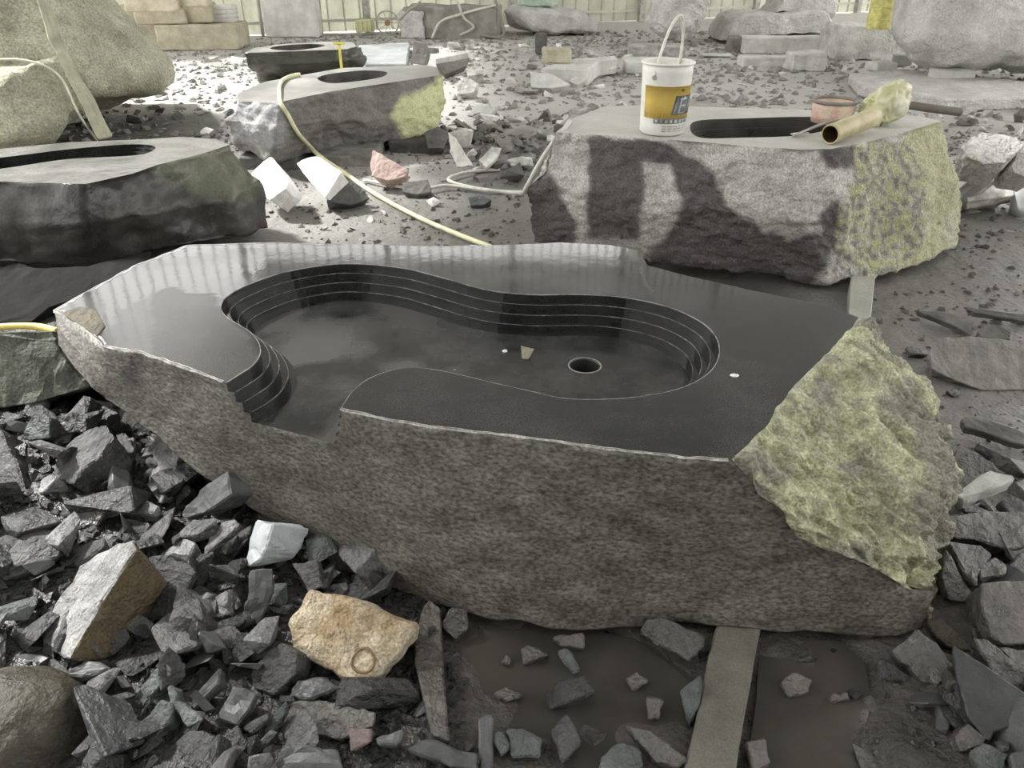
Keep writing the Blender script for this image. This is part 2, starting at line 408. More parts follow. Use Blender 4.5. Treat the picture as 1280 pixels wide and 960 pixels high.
# roof: unseen, open eaves to both sides; edge and gaps shaped for sun and ambient
ROOF_Z, RX0, RX1 = 8.2, -7.7, 11.5
roof = empty('ceiling', (0, 6, ROOF_Z), kind='structure'); roof['label'] = 'unseen dark sheet roof high above the yard, shaped for sun and shade'
def roofpart(x0, x1, y0, y1):
    bm = bmesh.new(); box(bm, V(((x0 + x1) / 2, (y0 + y1) / 2, ROOF_Z + .05)), (x1 - x0, y1 - y0, .08)); mk('roof_sheet', bm, M_dark, roof)
roofpart(RX0, RX1, 9.5, 23); 
for x, w in ((-7.7, 3.85), (-3.25, 2.4), (-.25, 2.4), (2.75, 2.4), (5.75, 2.4), (8.75, 2.75)):
    roofpart(x, x + w, -9, 9.5)
bm = bmesh.new(); box(bm, V(((RX0 + RX1) / 2, -9.05, 4.1)), (RX1 - RX0, .1, 8.2)); o = mk('added_wall_front', bm, M_dark, kind='structure'); o['label'] = 'unseen dark wall added behind the viewer to cut ambient light'  # unseen wall added to cut ambient light from behind the camera
# ------------------------------------------------------------------ the carved basin stone
Z0 = .53
GAT = 1.513
def front_pt(p, z0=Z0, lean=.25):
    d = ray(p); k = d.y + .34 * d.x - lean * d.z
    t = (GAT - lean * Z0 - (EYE.y + .34 * EYE.x - lean * EYE.z)) / k
    return EYE + d * t
main = empty('carved_stone_basin', (0, 1.9, 0), 'large dark stone block carved with a terraced kidney-shaped basin and drain hole', 'basin')

RIM = [(283, 478), (300, 467), (316, 456), (325, 442), (323, 428), (313, 415), (297, 405), (283, 396), (276, 384), (283, 371), (307, 357), (352, 341), (410, 331),
       (455, 330), (509, 336), (553, 347), (608, 362), (662, 368), (728, 368), (783, 372), (837, 384), (876, 402), (895, 421), (899, 443), (887, 465), (854, 484), (805, 495),
       (755, 499), (706, 498), (668, 490), (619, 479), (564, 466), (526, 460), (493, 462), (460, 474), (438, 492), (426, 510)]
rim0 = catmull([atz(p, Z0) for p in RIM], 5)
NR = len(rim0)
STEPS, DEP, INS = 4, .026, .021
# which side is inside: rim runs from the left mouth round the far side, so inside is on its right hand
def offs(k):
    out = []
    for i, p in enumerate(rim0):
        t = (rim0[min(NR - 1, i + 1)] - rim0[max(0, i - 1)]).normalized(); nrm = V((t.y, -t.x, 0))
        u = i / (NR - 1); s = 1 - .72 * sst(.66, .78, u)
        out.append(p + nrm * INS * k * s)
    # the ends stay on the sawn front
    out[0] = V((rim0[0].x + INS * k * .85, 0, Z0)); out[0].y = rim0[0].y + (out[0].x - rim0[0].x) * -.34
    out[-1] = V((rim0[-1].x - INS * k * .35, 0, Z0)); out[-1].y = rim0[-1].y + (out[-1].x - rim0[-1].x) * -.34
    for j in range(1, 5):
        w = j / 5
        out[j] = out[0].lerp(out[5], w); out[-1 - j] = out[-1].lerp(out[-6], w)
    return out
rims = [offs(k) for k in range(STEPS + 1)]
LEAN = .06
def sh(i, p, z):
    return V((p.x, p.y - (LEAN * (Z0 - z) if i in (0, NR - 1) else 0), z))
ZF = Z0 - STEPS * DEP

M_top = stone('polished_basalt', (.022, .023, .024), (.052, .052, .052), scale=3.2, rough=(.05, .12), bump=.06, bscale=7, speck=.5, sscale=300, spec=.6,
              attr='dust', acol=(.06, .056, .049), arough=.32, bdist=.006, coat=.35)
M_step = stone('wet_polished_basalt', (.012, .013, .013), (.028, .028, .027), scale=8, rough=(.05, .12), bump=.1, bscale=24, speck=.4, sscale=300, spec=.7, bdist=.006)
M_floor = stone('wet_basin_floor', (.02, .021, .021), (.062, .062, .06), scale=4.5, rough=(.06, .3), bump=.05, bscale=12, speck=.35, sscale=380, spec=.6, attr='dust', acol=(.085, .082, .075), arough=.4)

# outline of the polished top with, for every point, where the block is half-way down and at its foot
SEAM_M = tuple(aty((995, 668), 1.335)); SEAM_B = tuple(aty((1163, 748), 1.34))
RIGHT = [((915, 575), SEAM_M, SEAM_B), ((926, 563), (.8, 1.35, .3), (1.045, 1.37, .02)), ((955, 535), (.93, 1.40, .32), (1.09, 1.45, .03)), ((985, 490), (1.05, 1.52, .36), (1.15, 1.56, .04)),
         ((1035, 440), (1.135, 1.66, .40), (1.19, 1.72, .05)), ((1062, 412), (1.15, 1.84, .42), (1.2, 1.9, .05)), ((1072, 397), (1.12, 2.06, .40), (1.15, 2.12, .05))]
FAR = [((1040, 383), (.98, 2.18, .3), (.95, 2.2, .05)), ((950, 365), (.78, 2.3, .3), (.75, 2.3, .05)), ((860, 345), (.58, 2.42, .3), (.55, 2.4, .05)), ((808, 331), (.48, 2.55, .3), (.45, 2.5, .05)),
       ((799, 313), (.46, 2.67, .3), (.42, 2.6, .05)), ((760, 306), (.35, 2.74, .3), (.3, 2.65, .05)), ((700, 303), (.17, 2.75, .3), (.15, 2.65, .05)), ((640, 306), (0, 2.74, .3), (0, 2.65, .05)),
       ((540, 308), (-.28, 2.72, .3), (-.25, 2.6, .06)), ((430, 305), (-.6, 2.74, .3), (-.5, 2.6, .08)), ((330, 303), (-.9, 2.74, .35), (-.75, 2.6, .12)), ((235, 306), (-1.16, 2.7, .4), (-.95, 2.55, .2)),
       ((170, 331), (-1.26, 2.5, .42), (-1.1, 2.4, .28)), ((110, 363), (-1.33, 2.28, .44), (-1.2, 2.22, .34))]
LEFT = [((68, 388), aty((70, 405), 2.09), aty((76, 432), 2.03)), ((92, 398), aty((88, 428), 2.0), aty((92, 460), 1.96)), ((112, 415), aty((105, 450), 1.92), aty((112, 484), 1.88))]
FRONT = [((128, 432), (130, 497)), ((180, 441), (183, 540)), ((240, 462), (245, 588)), ((283, 478), (302, 626))]
FRONT2 = [((426, 510), (475, 722)), ((470, 521), (525, 748)), ((520, 530), (590, 768)), ((600, 540), (670, 781)), ((680, 549), (750, 786)), ((760, 560), (830, 776)), ((850, 571), (960, 789)), ((915, 575), (1120, 792))]
T, MM, BB = [], [], []
def addk(keys, n, conv):
    K = [conv(k) for k in keys]
    for a, b in zip(K[:-1], K[1:]):
        for i in range(n):
            t = i / n
            for lst, x, y in zip((T, MM, BB), a, b): lst.append(x.lerp(y, t))
conv = lambda k: (atz(k[0], Z0), V(k[1]), V(k[2]))
i_right0 = 0
addk(RIGHT, 24, conv); i_right1 = len(T)
addk([RIGHT[-1]] + FAR + [LEFT[0]], 6, conv)
addk(LEFT, 7, conv)
def convf(k):
    a = atz(k[0], Z0); b = front_pt(k[1]) if k[1][0] < 480 else (atz(k[1], .03) if k[1][0] > 580 else front_pt(k[1]).lerp(atz(k[1], .03), .5)); b.z = max(.015, b.z); return (a, a.lerp(b, .5), b)
l_end = conv(LEFT[-1]); f0 = convf(FRONT[0])
for i in range(4):
    t = i / 4
    for lst, x, y in zip((T, MM, BB), l_end, f0): lst.append(x.lerp(y, t))
i_front = len(T)
addk(FRONT, 12, convf)
# mouth of the basin in the front: the terraces seen end-on
mouth = []
for k in range(STEPS):
    a = rims[k][0]; b = rims[k + 1][0]
    mouth.append(sh(0, a, Z0 - k * DEP)); mouth.append(sh(0, a, Z0 - (k + 1) * DEP))
fl0 = sh(0, rims[STEPS][0], ZF); fl1 = sh(0, rims[STEPS][-1], ZF)
for i in range(12): mouth.append(fl0.lerp(fl1, i / 12))
mouth.append(fl1)
for k in range(STEPS - 1, -1, -1):
    a = rims[k][-1]; mouth.append(sh(0, a, Z0 - (k + 1) * DEP)); mouth.append(sh(0, a, Z0 - k * DEP))
fa, fb = convf(FRONT[-1])[2], convf(FRONT2[0])[2]
x0, x1 = rim0[0].x, rim0[-1].x
i_m0 = len(T)
for p in mouth[:-1]:
    t = (p.x - x0) / (x1 - x0); b = fa.lerp(fb, t); T.append(p); MM.append(p.lerp(b, .5)); BB.append(b)
i_m1 = len(T)
addk(FRONT2, 14, convf)
for i in range(6):            # fan out the foot towards the split end
    t = i / 6; T.append(atz((915, 575), Z0)); BB.append(convf(FRONT2[-1])[2].lerp(aty((1152, 788), 1.335), t * 2) if t < .5 else aty((1152, 788), 1.335).lerp(V(SEAM_B), t * 2 - 1)); MM.append(convf(FRONT2[-1])[1].lerp(V(SEAM_M), t))
NT = len(T)
# chipped, slightly ragged arris
for i in range(NT):
    if not (i_m0 - 1 <= i <= i_m1) :
        T[i] = T[i] + V((noise.noise(T[i] * 22), noise.noise(T[i] * 22 + V((9, 9, 9))), 0)) * .006
for i in range(i_front, NT): BB[i] = BB[i] + V((0, 0, .018 * noise.noise(BB[i] * 9)))
# right end = part of its own, the rest of the flank = block
SD = V((.55, .25, -.8)).normalized(); SU = SD.cross(V((.5, -.8, .1))).normalized()
def grid_part(idx, rows1, rows2, disp, seed, lockcols, streak=0):
    bm = bmesh.new(); R = []
    for r in range(rows1 + rows2 + 1):
        row = []
        for i in idx:
            if r <= rows1: p = T[i].lerp(MM[i], r / rows1)
            else: p = MM[i].lerp(BB[i], (r - rows1) / rows2)
            if i in (0, NT) and r: p = p + V((noise.noise(p * 13), .4 * noise.noise(p * 13 + V((7, 7, 7))), noise.noise(p * 13 + V((3, 3, 3))))) * .03 * min(1, r / 6)
            row.append(bm.verts.new(p))
        R.append(row)
    for a, b in zip(R[:-1], R[1:]):
        for i in range(len(idx) - 1): bm.faces.new((a[i], a[i + 1], b[i + 1], b[i]))
    fixn(bm)
    lock = set(R[0])
    off = V((seed, seed, seed)); mv = {}
    for ri, row in enumerate(R[1:], 1):
        for ci, v in enumerate(row):
            e = min(ci, len(row) - 1 - ci); k = min(1, e / 4) if lockcols else 1
            k *= min(1, ri / 4) * (0 if i_m0 - 2 <= idx[ci] <= i_m0 + 2 * STEPS + 1 or i_m1 - 2 * STEPS - 1 <= idx[ci] <= i_m1 + 1 else 1)
            nn = v.normal if idx[ci] < i_front or streak else V((-.3, -.95, 0))
            ex = 0
            if streak:
                q = V((v.co.dot(SU) * 34, v.co.dot(SD) * 9, noise.noise(v.co * 6) * 1.5)); q2 = V((v.co.dot(SU) * 80, v.co.dot(SD) * 30, 4))
                ex = streak * (1 - 2.2 * abs(noise.noise(q))) + streak * .6 * noise.noise(q2)
            mv[v] = nn * k * (ex + sum(a * noise.noise(V((v.co.x, v.co.y, v.co.z)) * s + off) for s, a in disp))
    for v, m in mv.items(): v.co += m
    return bm, R
bm, R = grid_part(list(range(0, i_right1 + 1)), 70, 55, [(5, .045), (14, .02), (38, .008), (110, .006)], 4.3, True, .017)
end = mk('split_end', bm, M_end, main, smooth=True); end['label'] = 'rough split yellow-green end of the block'
paint(end, 'grey', lambda w, n: min(1, .85 * sst(-.05, .35, noise.noise(w * 5) + .5 * noise.noise(w * 17) + .5 * (w.x - 1.0))))
bm, R = grid_part(list(range(i_right1, NT)) + [0], 70, 55, [(4, .012), (15, .004), (45, .002)], 8.1, True)
cap = bm.verts.new((.1, 1.95, .02)); low = R[-1]
for a, b in zip(low[:-1], low[1:]): bm.faces.new((a, b, cap))
body = mk('block', bm, M_body, main, smooth=True); body['label'] = 'grainy grey sawn flank of the block'
tops = {}
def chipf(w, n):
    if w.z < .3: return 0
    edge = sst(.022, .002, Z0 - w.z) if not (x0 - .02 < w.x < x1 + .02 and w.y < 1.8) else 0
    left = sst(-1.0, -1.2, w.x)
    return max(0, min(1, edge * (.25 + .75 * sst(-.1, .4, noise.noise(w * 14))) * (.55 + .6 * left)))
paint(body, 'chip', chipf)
paint(body, 'dark', lambda w, n: .6 * sst(0, .5, noise.noise(w * 7)) * sst(-.5, -.75, w.x) * sst(.36, .5, w.z))
# polished top: one plate with the basin cut into it from the front
bm = bmesh.new()
loop = T[i_m1:] + T[:i_m0 + 1] + [V((p.x, p.y, Z0)) for p in rim0[1:-1]]
vv = [bm.verts.new((p.x, p.y, Z0)) for p in loop]
bmesh.ops.remove_doubles(bm, verts=bm.verts, dist=1e-5); vv = list(bm.verts)
es = [bm.edges.new((vv[i], vv[(i + 1) % len(vv)])) for i in range(len(vv))]
bmesh.ops.triangle_fill(bm, edges=es, use_beauty=True)
for _ in range(6):
    long = [e for e in bm.edges if e.calc_length() > .03 and not e.is_boundary]
    if not long: break
    bmesh.ops.subdivide_edges(bm, edges=long, cuts=1)
    bmesh.ops.triangulate(bm, faces=[f for f in bm.faces if len(f.verts) > 3])
    bmesh.ops.beautify_fill(bm, faces=bm.faces[:], edges=[e for e in bm.edges if not e.is_boundary])
top = mk('polished_top', bm, M_top, main)
DUSTY = [(118, 428), (150, 392), (185, 372), (215, 362), (262, 366), (276, 384), (297, 406), (323, 430), (316, 456), (283, 480), (180, 442)]
def dustf(w, n):
    p = proj(w); j = (p[0] + 12 * noise.noise(w * 9), p[1] + 9 * noise.noise(w * 9 + V((4, 4, 4))))
    a = (.75 + .25 * noise.noise(w * 6)) * (.45 if p[0] < 190 else .8) if inpoly(j, DUSTY) else 0
    near = sst(2.0, 1.72, w.y + .12 * fbm(w.x, w.y, 4, 1)) * sst(-.55, -.4, w.x)
    return max(a, .1 * near)
paint(top, 'dust', dustf)
def chip_light_edge(idx, w0, w1):
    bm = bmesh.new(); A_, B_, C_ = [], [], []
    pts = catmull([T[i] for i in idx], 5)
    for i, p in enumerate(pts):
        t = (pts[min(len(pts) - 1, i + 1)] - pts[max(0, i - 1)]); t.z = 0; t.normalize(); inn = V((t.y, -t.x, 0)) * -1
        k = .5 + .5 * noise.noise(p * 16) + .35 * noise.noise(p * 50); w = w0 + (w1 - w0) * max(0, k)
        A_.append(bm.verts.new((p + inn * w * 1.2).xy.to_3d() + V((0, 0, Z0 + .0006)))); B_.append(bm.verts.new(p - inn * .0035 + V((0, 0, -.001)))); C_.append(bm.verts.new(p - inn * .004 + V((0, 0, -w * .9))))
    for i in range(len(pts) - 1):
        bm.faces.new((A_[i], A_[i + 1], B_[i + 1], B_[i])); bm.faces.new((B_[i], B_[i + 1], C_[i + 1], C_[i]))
    o = mk('chipped_lit_edge', bm, M_chip_light, main, smooth=True); o['label'] = 'pale block edge, chipped and with edge light painted in'
M_chip_light = stone('crushed_lit_edge', (.2, .195, .18), (.62, .61, .56), scale=30, rough=(.6, .85), bump=.6, bscale=120, speck=.35, sscale=200)
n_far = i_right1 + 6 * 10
chip_light_edge(range(n_far, i_front + 1), .002, .016)  # far stretch paints light caught on the rounded edge; left tip is chipped
chip_light_edge(range(i_front, i_m0, 1), .001, .008)
chip_light_edge(range(i_m1, NT - 6, 1), .0005, .0045)
cpx = [(76, 391), (98, 383), (120, 387), (132, 408), (122, 421), (104, 408), (88, 399)]
bm = loft([resample([atz(p, Z0 + .0012) for p in cpx], 40), resample([atz(p, Z0 - .003) for p in cpx], 40)], (1,), cap1=False, disp=(), caprows=8)
displace(bm, [(60, .0015), (140, .0008)], 3)
o = mk('chipped_corner', bm, stone('iron_stained_chip', (.055, .045, .028), (.17, .145, .1), scale=22, rough=(.5, .8), bump=.8, bscale=90, speck=.3), main, smooth=True); o['label'] = 'brown chipped patch at the left tip'
# terraces
noses = []
M_nose0 = stone('pale_rim_edge', (.12, .12, .115), (.4, .4, .38), scale=12, rough=(.2, .4), bump=.2, bscale=80, speck=.2)
M_nose = stone('glint_wet_edge', (.012, .012, .012), (.16, .16, .15), scale=14, rough=(.12, .3), bump=.2, bscale=80, speck=.2, spec=.8)  # lip glints painted in as broken pale streaks along the terrace edges
for k in range(STEPS):
    z0, z1 = Z0 - k * DEP, Z0 - (k + 1) * DEP
    bm = bmesh.new()
    a = [bm.verts.new(sh(i, p, z0)) for i, p in enumerate(rims[k])]; rr = []
    b = [bm.verts.new(sh(i, p, z1)) for i, p in enumerate(rims[k])]; c = [bm.verts.new(sh(i, p, z1)) for i, p in enumerate(rims[k + 1])]
    for i in range(NR - 1):
        bm.faces.new((a[i], a[i + 1], b[i + 1], b[i])); bm.faces.new((b[i], b[i + 1], c[i + 1], c[i]))
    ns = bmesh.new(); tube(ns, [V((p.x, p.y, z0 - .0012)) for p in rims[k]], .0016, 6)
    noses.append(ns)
    be = [e for e in bm.edges if not e.is_boundary and abs(e.verts[0].co.z - e.verts[1].co.z) < 1e-6 and e.verts[0] in b and e.verts[1] in b]
    o = mk('basin_terrace', bm, M_step, main)
    mk('glint_nosing', noses[-1], M_nose0 if k == 0 else M_nose, o, smooth=True)
# floor of the basin with its drain
bm = bmesh.new()
lp = [bm.verts.new(sh(i, p, ZF)) for i, p in enumerate(rims[STEPS])]
es = [bm.edges.new((lp[i], lp[i + 1])) for i in range(NR - 1)] + [bm.edges.new((lp[-1], lp[0]))]
dc = atz((731, 457), ZF); DR = .046
hl = [bm.verts.new(dc + V((math.cos(t) * DR, math.sin(t) * DR, 0))) for t in [2 * math.pi * i / 28 for i in range(28)]]
es += [bm.edges.new((hl[i], hl[(i + 1) % 28])) for i in range(28)]
bmesh.ops.triangle_fill(bm, edges=es, use_beauty=True)
inside = [f for f in bm.faces if (f.calc_center_median() - dc).length < DR * .9]
bmesh.ops.delete(bm, geom=inside, context='FACES_ONLY')
for _ in range(6):
    long = [e for e in bm.edges if e.calc_length() > .04 and not e.is_boundary]
    if not long: break
    bmesh.ops.subdivide_edges(bm, edges=long, cuts=1); bmesh.ops.triangulate(bm, faces=[f for f in bm.faces if len(f.verts) > 3])
fl = mk('basin_floor', bm, M_floor, main)
paint(fl, 'dust', lambda w, n: .75 * sst(0, .4, fbm(w.x, w.y, 4.2, 6) + .4 * fbm(w.x, w.y, 11, 2)) * sst(-.15, -.3, w.x))
bm = bmesh.new()
ring = lambda r, z: [dc + V((math.cos(t) * r, math.sin(t) * r, z)) for t in [2 * math.pi * i / 28 for i in range(28)]]
bm = loft([ring(DR + .003, .0008), ring(DR - .002, .0006), ring(DR - .004, -.004), ring(DR - .006, -.09)], (1, 1, 2), cap0=False, disp=())
o = mk('drain_hole', bm, plain('drain_dark', (.03, .03, .03), .35), main, smooth=True); o['label'] = 'round dark drain hole'
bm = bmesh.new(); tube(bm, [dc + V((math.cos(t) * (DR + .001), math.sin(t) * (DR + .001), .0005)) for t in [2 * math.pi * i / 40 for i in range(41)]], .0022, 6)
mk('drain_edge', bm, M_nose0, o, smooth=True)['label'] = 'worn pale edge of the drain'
# ------------------------------------------------------------------ rubble in front: the stones one can tell apart
def z6(pts): return [(x / 5.33 + 180, y / 5.33 + 520) for x, y in pts]
def z5(pts): return [(x / 4.8, y / 4.8 + 500) for x, y in pts]
def z2(pts): return [(x / 2.977, y / 2.977 + 640) for x, y in pts]
def z3(pts): return [(x / 2.977 + 330, y / 2.977 + 680) for x, y in pts]
def z4(pts): return [(x / 3.368 + 680, y / 3.368 + 720) for x, y in pts]
def zr(pts): return [(x / 3.2 + 1100, y / 3.2 + 660) for x, y in pts]
LH = 'singled-out stones in the left rubble heap'
S = lambda *a, **k: shard('rubble_stone', *a, **k)
S(z6([(50, 230), (110, 150), (225, 145), (235, 260), (200, 400), (110, 585), (40, 500), (25, 420)]), .17, (-.35, -.35, .8), .07, M_shard_lt, 'long pale pitted stone standing upright near the top of the left heap')
S(z6([(285, 355), (350, 270), (470, 235), (500, 250), (470, 290), (370, 365)]), .17, (-.4, -.1, .9), .06, M_shard_lt, 'small pale-topped stone just under the block, behind the smooth triangular slab')
S(z6([(240, 650), (370, 490), (550, 360), (580, 530), (470, 605), (400, 650), (255, 690)]), .19, (-.35, -.7, .62), .05, M_smooth, 'smooth grey triangular slab leaning in the left heap', shift=(.06, .02))
S(z6([(215, 770), (330, 690), (480, 670), (475, 710), (340, 790), (235, 810)]), .15, (-.3, -.2, .9), .04, M_shard_lt, 'flat pale pitted stone below the smooth triangular slab')
S(z6([(400, 880), (470, 740), (590, 685), (640, 710), (590, 770), (400, 940)]), .14, (-.4, -.3, .85), .05, M_shard_lt, 'pitted light stone left of the bright white splinter')
S(z6([(480, 890), (560, 800), (715, 720), (690, 790), (600, 840), (500, 930)]), .13, (-.4, -.3, .85), .05, M_shard2, 'narrow dark stone with a pale edge touching the bright white splinter')
S(z6([(95, 905), (270, 815), (345, 830), (330, 870), (290, 950), (120, 960)]), .12, (-.3, -.2, .9), .06, M_shard_lt, 'grey pitted wedge above the ochre-sided boulder')
S(z6([(690, 860), (745, 695), (860, 715), (810, 880), (770, 960), (700, 1010), (655, 990)]), .15, (-.55, -.5, .7), .07, stone('bluish_white_split', (.36, .385, .4), (.5, .53, .55), scale=10, rough=(.45, .65), bump=.3, bscale=70, speck=.1), 'bright bluish-white split stone in the left heap', shift=(.05, .02))
S(z6([(860, 730), (1000, 830), (985, 900), (900, 960), (790, 960), (815, 880)]), .12, (.3, -.6, .7), .05, M_green, 'dark green-grey stone right of the bright white splinter')
S(z6([(190, 510), (215, 465), (290, 460), (305, 510), (215, 600)]), .14, (-.2, -.6, .75), .05, M_shard2, 'small dark lump between the long pale stone and the smooth slab')
S(z5([(250, 420), (340, 370), (400, 270), (530, 165), (640, 150), (680, 220), (600, 340), (500, 410), (440, 510), (330, 450)]), .22, (-.45, -.35, .82), .1, M_shard2, 'big rough grey stone with a sloping lit face below the green block', cuts=3, amp=.008, drop=.05)
S(z5([(-60, 150), (0, 160), (40, 270), (100, 380), (155, 560), (150, 640), (90, 750), (-70, 720)]), .2, (-.2, -.6, .78), .12, M_shard2, 'tall dark slab at the left edge of the picture under the green block', cuts=3, amp=.006)
S(z5([(165, 490), (300, 450), (345, 465), (250, 560), (180, 560)]), .17, (-.55, -.2, .8), .06, M_shard_lt, 'small stone with a sharp white lit top beside the tall dark slab')
S(z5([(240, 570), (350, 460), (440, 520), (430, 570), (330, 640), (250, 640)]), .155, (.25, -.7, .6), .07, M_shard, 'small black pyramid-shaped stone beside the tall dark slab')
S(z5([(650, 650), (740, 600), (860, 590), (955, 640), (930, 675), (680, 680)]), .14, (-.2, -.1, .95), .05, M_shard_lt, 'low flat stone with a shiny top left of the long pale stone')
S(z5([(380, 790), (420, 680), (540, 590), (640, 650), (560, 800), (480, 830)]), .14, (-.2, -.7, .65), .08, M_mudstone, 'rounded brownish-black stone in the middle of the left heap')
S(z5([(735, 710), (880, 730), (900, 760), (855, 850), (740, 830)]), .13, (-.1, -.6, .8), .05, M_shard2, 'small square grey stone below the low shiny flat stone')
S(z5([(690, 205), (740, 200), (795, 250), (790, 300), (720, 290)]), .2, (-.2, -.6, .8), .05, M_shard2, 'small ragged grey flake right of the big rough grey stone')
S(z5([(715, 130), (760, 50), (930, 90), (960, 130), (940, 190), (880, 200)]), .26, (-.1, -.7, .7), .06, M_mudstone, 'coarse dark brown stone tucked under the left end of the block')
S(z5([(120, 240), (200, 60), (300, 110), (300, 230), (160, 250)]), .25, (-.2, -.75, .6), .07, M_green, 'dark green pointed stone below the green block')
S(z5([(320, 180), (420, 60), (480, 80), (470, 190), (340, 220)]), .24, (.2, -.75, .6), .06, M_shard2, 'striped dark stone right of the dark green pointed stone')
M_pb = stone('pale_ochre_boulder', (.17, .17, .165), (.36, .36, .355), scale=14, rough=(.4, .65), bump=.9, bscale=60, speck=.35, sscale=180, attr='ochre', acol=(.13, .1, .055), bdist=.02)
big = S(z2([(150, 450), (200, 340), (300, 200), (380, 140), (490, 100), (512, 130), (380, 330), (262, 550), (160, 490)]), .17, (-.5, -.3, .8), .08, M_pb, 'long pale boulder with an ochre-brown side in the left heap', cuts=3, amp=.007, shift=(.03, .0), drop=.03, back=.7)
paint(big, 'ochre', lambda w, n: sst(.1, .35, n.x + .15 * noise.noise(w * 30)))
S(z2([(520, 215), (560, 165), (700, 150), (725, 230), (640, 400), (500, 470), (440, 460), (470, 370)]), .12, (-.1, -.6, .75), .1, M_shard, 'blocky dark pitted stone right of the long pale boulder', cuts=3, amp=.007)
S(z2([(200, 180), (330, 105), (390, 95), (380, 130), (290, 200), (210, 215)]), .13, (-.3, -.2, .9), .05, M_shard2, 'flat dark stone with a lit top behind the long pale boulder')
S(z2([(-40, 190), (40, 185), (125, 205), (60, 260), (70, 310), (-40, 290)]), .12, (-.1, -.4, .9), .06, M_smooth, 'smooth grey-green slab at the left edge of the picture, level with the pale boulder')
S(z2([(-30, 350), (60, 340), (130, 380), (120, 440), (40, 450), (-30, 500)]), .1, (-.2, -.4, .9), .07, M_shard, 'black broken lump at the left edge above the round brown boulder')
S(z2([(-40, 560), (60, 530), (160, 522), (230, 570), (300, 650), (240, 700), (100, 640), (-40, 600)]), .07, (-.1, -.5, .85), .07, M_smooth, 'grey stippled slab lying behind the round brown boulder')
S(z2([(238, 608), (320, 540), (412, 580), (330, 612)]), .115, (-.1, -.15, .97), .05, M_smooth, 'small grey wedge with a flat triangular top above the round brown boulder')
S(z2([(270, 730), (330, 690), (400, 690), (480, 680), (470, 760), (380, 790), (290, 800)]), .06, (-.2, -.5, .8), .06, M_shard2, 'pair-lobed crumbly dark stone right of the round brown boulder')
S(z2([(465, 870), (500, 800), (600, 695), (645, 720), (620, 790), (560, 860), (480, 900)]), .075, (-.3, -.45, .82), .05, M_green, 'green-tinged pointed stone near the bottom of the left heap')
S(z2([(490, 700), (560, 600), (650, 530), (640, 590), (560, 690), (510, 760)]), .09, (-.4, -.5, .75), .05, M_green, 'long narrow green-black stone above the pointed green one')
S(z2([(608, 650), (635, 640), (660, 700), (755, 780), (700, 800), (640, 730)]), .1, (-.2, -.65, .7), .03, M_green, 'thin curved greenish splinter standing on edge')
S(z2([(795, 765), (860, 650), (960, 670), (925, 740), (880, 795)]), .085, (-.2, -.5, .85), .04, M_smooth, 'square-cut grey offcut near the bottom of the left heap')
S(z2([(540, 960), (620, 880), (700, 805), (800, 835), (760, 900), (690, 975)]), .06, (-.35, -.4, .85), .06, M_shard2, 'broad grey stone cut by the bottom edge of the picture')
S(z2([(730, 910), (800, 860), (880, 790), (930, 870), (850, 960), (740, 960)]), .06, (.2, -.55, .8), .06, M_shard2, 'brownish-grey stone beside the broad one at the bottom edge')
S(z2([(925, 215), (1020, 205), (1018, 300), (965, 420), (890, 412), (915, 330)]), .12, (.1, -.75, .65), .035, M_smooth, 'upright dark slab with a smooth bent face left of the ochre rock')
S(z2([(1068, 690), (1100, 628), (1190, 612), (1272, 650), (1160, 695)]), .075, (-.1, -.4, .9), .03, M_smooth, 'thin dark plate below the ochre rock')
S(z2([(1040, 800), (1080, 700), (1190, 695), (1290, 720), (1400, 745), (1390, 800), (1270, 850), (1150, 830)]), .05, (-.05, -.4, .9), .06, M_mudstone, 'big dark rectangular block lying below the ochre rock', cuts=3)
S(z2([(1000, 960), (1040, 885), (1150, 868), (1255, 880), (1285, 965)]), .05, (-.1, -.4, .9), .05, M_smooth, 'pale-edged flat slab at the bottom edge below the dark rectangular block')
S(z2([(930, 600), (1000, 510), (1050, 480), (1110, 520), (1105, 600), (1020, 685), (940, 660)]), .085, (-.25, -.5, .8), .07, M_shard2, 'lumpy purple-grey stone left of the ochre rock')
S(z2([(895, 800), (1000, 735), (995, 775), (930, 830)]), .07, (-.3, -.4, .85), .02, M_shard2, 'thin tapered grey flake near the square-cut offcut')
S(z2([(940, 860), (1060, 700), (1065, 740), (1000, 840)]), .06, (-.4, -.5, .75), .02, M_green, 'long thin dark splinter below the lumpy purple-grey stone')
S(z2([(700, 700), (820, 580), (815, 640), (720, 740)]), .095, (-.35, -.5, .75), .03, M_smooth, 'striped narrow grey slab above the square-cut offcut')
S(z2([(1080, 190), (1180, 180), (1200, 280), (1150, 300)]), .11, (-.2, -.65, .7), .04, M_shard2, 'small dark triangular stone above the ochre rock')
S(z2([(690, 330), (770, 290), (780, 310), (700, 360)]), .11, (-.4, -.2, .9), .03, M_shard_lt, 'small bright chip beside the blocky dark pitted stone')
S(z2([(790, 320), (840, 300), (850, 380), (810, 400)]), .105, (-.4, -.5, .75), .03, M_shard_lt, 'small pale upright chip in the gravel of the left heap')
S(z3([(300, 675), (400, 690), (395, 740), (330, 770)]), .055, (-.1, -.5, .85), .04, stone('reddish_split', (.12, .09, .085), (.22, .17, .16), scale=10, rough=(.4, .6), bump=.4), 'small reddish stone below the dark rectangular block')
S(z3([(405, 720), (520, 685), (500, 750), (420, 750)]), .05, (-.1, -.4, .9), .03, M_smooth, 'small grey block right of the reddish stone')
S(z3([(525, 765), (590, 725), (790, 775), (800, 850), (700, 830)]), .035, (0, -.3, .95), .03, M_smooth, 'flat dark offcut by the bottom edge below the narrow board')
